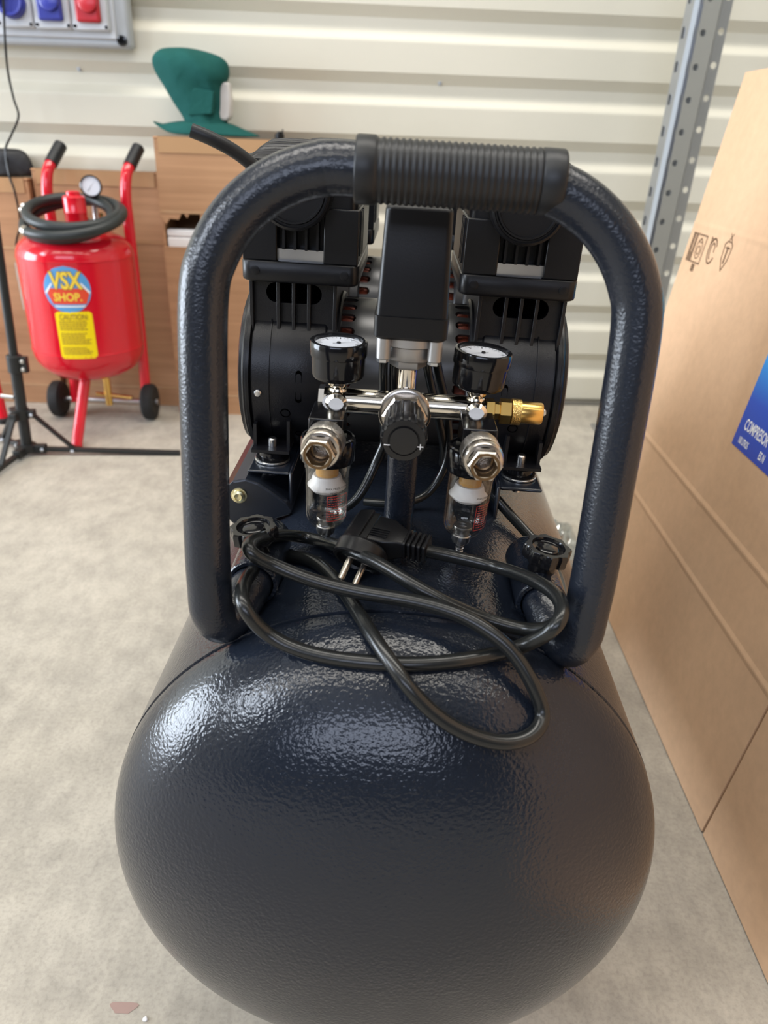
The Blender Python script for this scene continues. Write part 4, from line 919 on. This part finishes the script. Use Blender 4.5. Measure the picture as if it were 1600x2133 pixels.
patch([(-0.031, -0.0345), (-0.029, -0.0375), (0.033, -0.0375), (0.036, -0.0345)], bmap(A0, ZS, BR+0.0017)).build('white_line', WINK, stk, weld=True)
patch([(-0.049, -0.006), (-0.047, -0.010), (-0.030, 0.012), (-0.032, 0.015)], bmap(A0, ZS, BR+0.0016)).build('white_line', WINK, stk, weld=True)
patch([(0.049, -0.006), (0.047, -0.010), (0.030, 0.012), (0.032, 0.015)], bmap(A0, ZS, BR+0.0016)).build('white_line', WINK, stk, weld=True)
text('VSX', 0.050, lambda x, y: bmap(A0, ZS, BR+0.0022)(x, y+0.018), 'lettering_outline', SDRK, stk, sx=0.74, off=0.0026)
text('VSX', 0.050, lambda x, y: bmap(A0, ZS, BR+0.0027)(x, y+0.018), 'lettering', LYEL, stk, sx=0.74, off=0.0013)
text('SHOP.', 0.024, lambda x, y: bmap(A0, ZS, BR+0.0022)(x, y-0.0165), 'lettering', LYEL, stk, sx=0.92, off=0.0007)
A1 = math.radians(11.5); ZL = 0.265
def rr2(w, h, r): 
    out = []
    for (sx, sy, a0) in ((1, 1, 0), (-1, 1, PI/2), (-1, -1, PI), (1, -1, 1.5*PI)):
        for k in range(5):
            a = a0+PI/2*k/4; out.append((sx*(w/2-r)+r*math.cos(a), sy*(h/2-r)+r*math.sin(a)))
    return out
cau = bb(patch(rr2(0.0800, 0.1060, 0.006), bmap(A1, ZL)), 'caution_label', SYEL, weld=True)
text('CAUTION:', 0.0165, lambda x, y: bmap(A1, ZL, BR+0.0018)(x, y+0.041), 'lettering', SDRK, cau, sx=0.80, off=0.0003)
lines = MB(); fz = bmap(A1, ZL, BR+0.0018)
for k in range(17):
    if k in (5, 12): continue
    x = -0.033; yy = 0.031-k*0.0046
    xe = random.uniform(0.018, 0.033)
    while x < xe:
        wd = random.uniform(0.003, 0.008); x2 = min(x+wd, xe)
        lines.add([fz(x, yy), fz(x2, yy), fz(x2, yy+0.0022), fz(x, yy+0.0022)], [(0, 1, 2, 3)]); x = x2+0.0014
lines.build('small_print', SDRK, cau, flat=True)

# hose coiled over the red tank
hs = []
for k in range(58):
    t = 2*PI*k/20
    r3 = 0.094+0.012*math.sin(t*0.41+0.6)
    px_, py_ = r3*math.cos(t-2.4)*1.06, r3*math.sin(t-2.4)*0.95
    hs.append((BX+0.012+px_, BY-0.026+py_, 0.4965+0.30*py_+0.011*math.sin(t*0.62+0.5)+0.0085*k/20))
hz = thing('rubber_hose', 'dark grey rubber hose coiled on top of the red pressure tank', 'hose', (BX, BY, 0.48)); 
q = MB().tube(hs, 0.0115, 14, 3).build('hose', HOSE, hz); q.location = -Vector((BX, BY, 0.48))
for P1, P2 in ((hs[0], hs[1]), (hs[-1], hs[-2])):
    P1 = Vector(P1); dv = (P1-Vector(P2)).normalized()
    q = MB().lathe([(0.012, -0.014), (0.0126, -0.012), (0.0126, 0.0), (0.007, 0.001), (0.006, 0.012), (0.003, 0.013)], P1, dv, 16).build('ferrule', NICK, hz); q.location = -Vector((BX, BY, 0.48))

# ------------------------------------------------------------------ black light stand
SXp, SYp = -0.836, 1.60
st = thing('light_stand', 'black tripod stand with folded-out legs in front of the red tank', 'tripod', (SXp, SYp, 0))
def sp_(mb, nm, m=STAND, parent=None, **k): return mb.build(nm, m, parent or st, **k)
sp_(MB().cyl((0, 0, 0.012), (0, 0, 0.215), 0.0125, 20), 'lower_tube')
sp_(MB().cyl((0, 0, 0.20), (0, 0, 0.95), 0.0095, 20), 'upper_tube')
ck = sp_(MB().lathe([(0.012, 0.198), (0.0165, 0.199), (0.0165, 0.236), (0.012, 0.238)], (0, 0, 0), (0, 0, 1), 20).box((0.006, -0.007, 0.200), (0.028, 0.007, 0.235)), 'clamp_collar', bevel=0.001)
for z in (0.208, 0.226): MB().lathe([(0.004, 0), (0.005, 0.001), (0.005, 0.004), (0.003, 0.006)], (0.020, -0.0065, z), (0, -1, 0), 12).build('screw', STEEL, ck)
MB().cyl((-0.012, -0.004, 0.140), (-0.040, -0.006, 0.142), 0.0045, 12).build('thumb_screw', STEEL, ck)
sl = sp_(MB().lathe([(0.013, 0.088), (0.020, 0.090), (0.020, 0.112), (0.013, 0.114)], (0, 0, 0), (0, 0, 1), 20), 'slider_collar')
hub = sp_(MB().lathe([(0.010, 0.008), (0.022, 0.010), (0.022, 0.026), (0.013, 0.028)], (0, 0, 0), (0, 0, 1), 20), 'hub')
for (dx, dy, ln) in ((1.0, 0.083, 0.350), (-0.10, -1.0, 0.34), (-0.80, 0.60, 0.30)):
    d = Vector((dx, dy, 0)).normalized(); e = Vector((-d.y, d.x, 0))
    M2 = Matrix(((d.x, e.x, 0, 0), (d.y, e.y, 0, 0), (0, 0, 1, 0), (0, 0, 0, 1)))
    MB().box((0.012, -0.009, 0.006), (0.045, 0.009, 0.026), M2).build('hinge', STAND, hub, bevel=0.002)
    sp_(MB().loft([[M2 @ Vector((x, y, z)) for (y, z) in ((-0.006, z0), (0.006, z0), (0.006, z0+0.010), (-0.006, z0+0.010))] for x, z0 in ((0.03, 0.010), (ln, 0.001))]), 'leg', bevel=0.001)
    sp_(MB().box((0.018, -0.009, 0.092), (0.034, 0.009, 0.110), M2), 'brace_lug', bevel=0.002)
    bq = sp_(MB().loft([[M2 @ Vector((x, y, z)) for (y, z) in ((-0.005, z0), (0.005, z0), (0.005, z0+0.010), (-0.005, z0+0.010))] for x, z0 in ((0.026, 0.096), (0.108, 0.010))]), 'brace')
    for (x, z) in ((0.028, 0.100), (0.106, 0.012), (0.038, 0.016)):
        p = M2 @ Vector((x, 0, z)); MB().lathe([(0.004, 0), (0.0045, 0.001), (0.004, 0.003), (0.0005, 0.004)], p+Vector((0, -0.009 if abs(dx) > 0.5 else 0, 0)), (0, -1, 0.2), 12).build('rivet', STEEL, bq)

for q in [k for k in bpy.data.objects if k.parent == st and k.name.split('.')[0] in ('lower_tube', 'upper_tube', 'clamp_collar')]: q.rotation_euler = (0, 0.05, 0)
# red frame leg at the left edge
rf = thing('red_cart_frame', 'red steel tube frame of a second cart at the left edge behind the black stand', 'cart', (-1.0, 1.82, 0))
MB().cyl((0.012, -0.016, 0.006), (-0.020, 0.030, 0.20), 0.0125, 18).build('leg', REDP, rf)
MB().tube([(-0.018, 0.028, 0.19), (-0.05, 0.045, 0.24), (-0.10, 0.06, 0.26), (-0.20, 0.06, 0.26)], 0.0125, 16).build('frame_tube', REDP, rf)
MB().cyl((-0.20, 0.06, 0.006), (-0.20, 0.06, 0.265), 0.0125, 18).build('leg', REDP, rf)
MB().lathe([(0.015, 0), (0.016, 0.001), (0.016, 0.012), (0.013, 0.014)], (0.013, -0.017, 0.0005), (0, 0, 1), 18).build('foot_cap', TYRE, rf)

# crumpled clear film on the floor
wr = MB(); NX, NY2 = 26, 26
for j in range(NY2):
    for i in range(NX):
        x, y = 0.290+0.085*i/(NX-1), 1.17+0.17*j/(NY2-1)
        e = math.sin(PI*i/(NX-1))*math.sin(PI*j/(NY2-1))
        z = 0.003+max(0, 0.028*e**0.5*(0.6+0.9*noise.noise(Vector((x*60, y*45, 1)))))+0.004*abs(noise.noise(Vector((x*160, y*130, 4))))
        wr.v.append(Vector((x+0.006*noise.noise(Vector((x*70, y*70, 9))), y, z)))
for j in range(NY2-1):
    for i in range(NX-1): a = j*NX+i; wr.f.append((a, a+1, a+NX+1, a+NX))
wo = wr.build('plastic_film', WRAP, sharp=25); sm = wo.modifiers.new('thick', 'SOLIDIFY'); sm.thickness = 0.0006
tag(wo, 'crumpled clear plastic film on the floor between tank and kraft carton', 'plastic film')

# specks on the concrete
for i, (x, y, r) in enumerate(((-0.1915, 0.3745, 0.0022), (-0.160, 0.3700, 0.0014))):
    tag(MB().lathe([(r*0.5, 0), (r, r*0.3), (r*0.9, r*0.8), (r*0.4, r*1.1)], (x, y, 0), (0, 0, 1), 9, mod=lambda t, h, r: 1+0.15*math.sin(3*t)).build('white_chip', WHT), 'larger white chip on the concrete at the lower left of the tank' if i == 0 else 'tiny white chip on the concrete right beside the tank', 'chip')

sm_ = MB(); pts_ = [( -0.2135+0.011*math.cos(a)*(1+0.3*math.sin(3*a)), 0.3835+0.0065*math.sin(a)*(1+0.3*math.cos(2*a)), 0.0004) for a in [2*PI*k/18 for k in range(18)]]
sm_.add(pts_, [tuple(range(18))]); sm_.build('paint_smear', mat('faded red smear', (0.32, 0.215, 0.185), 0.7), fl, flat=True)
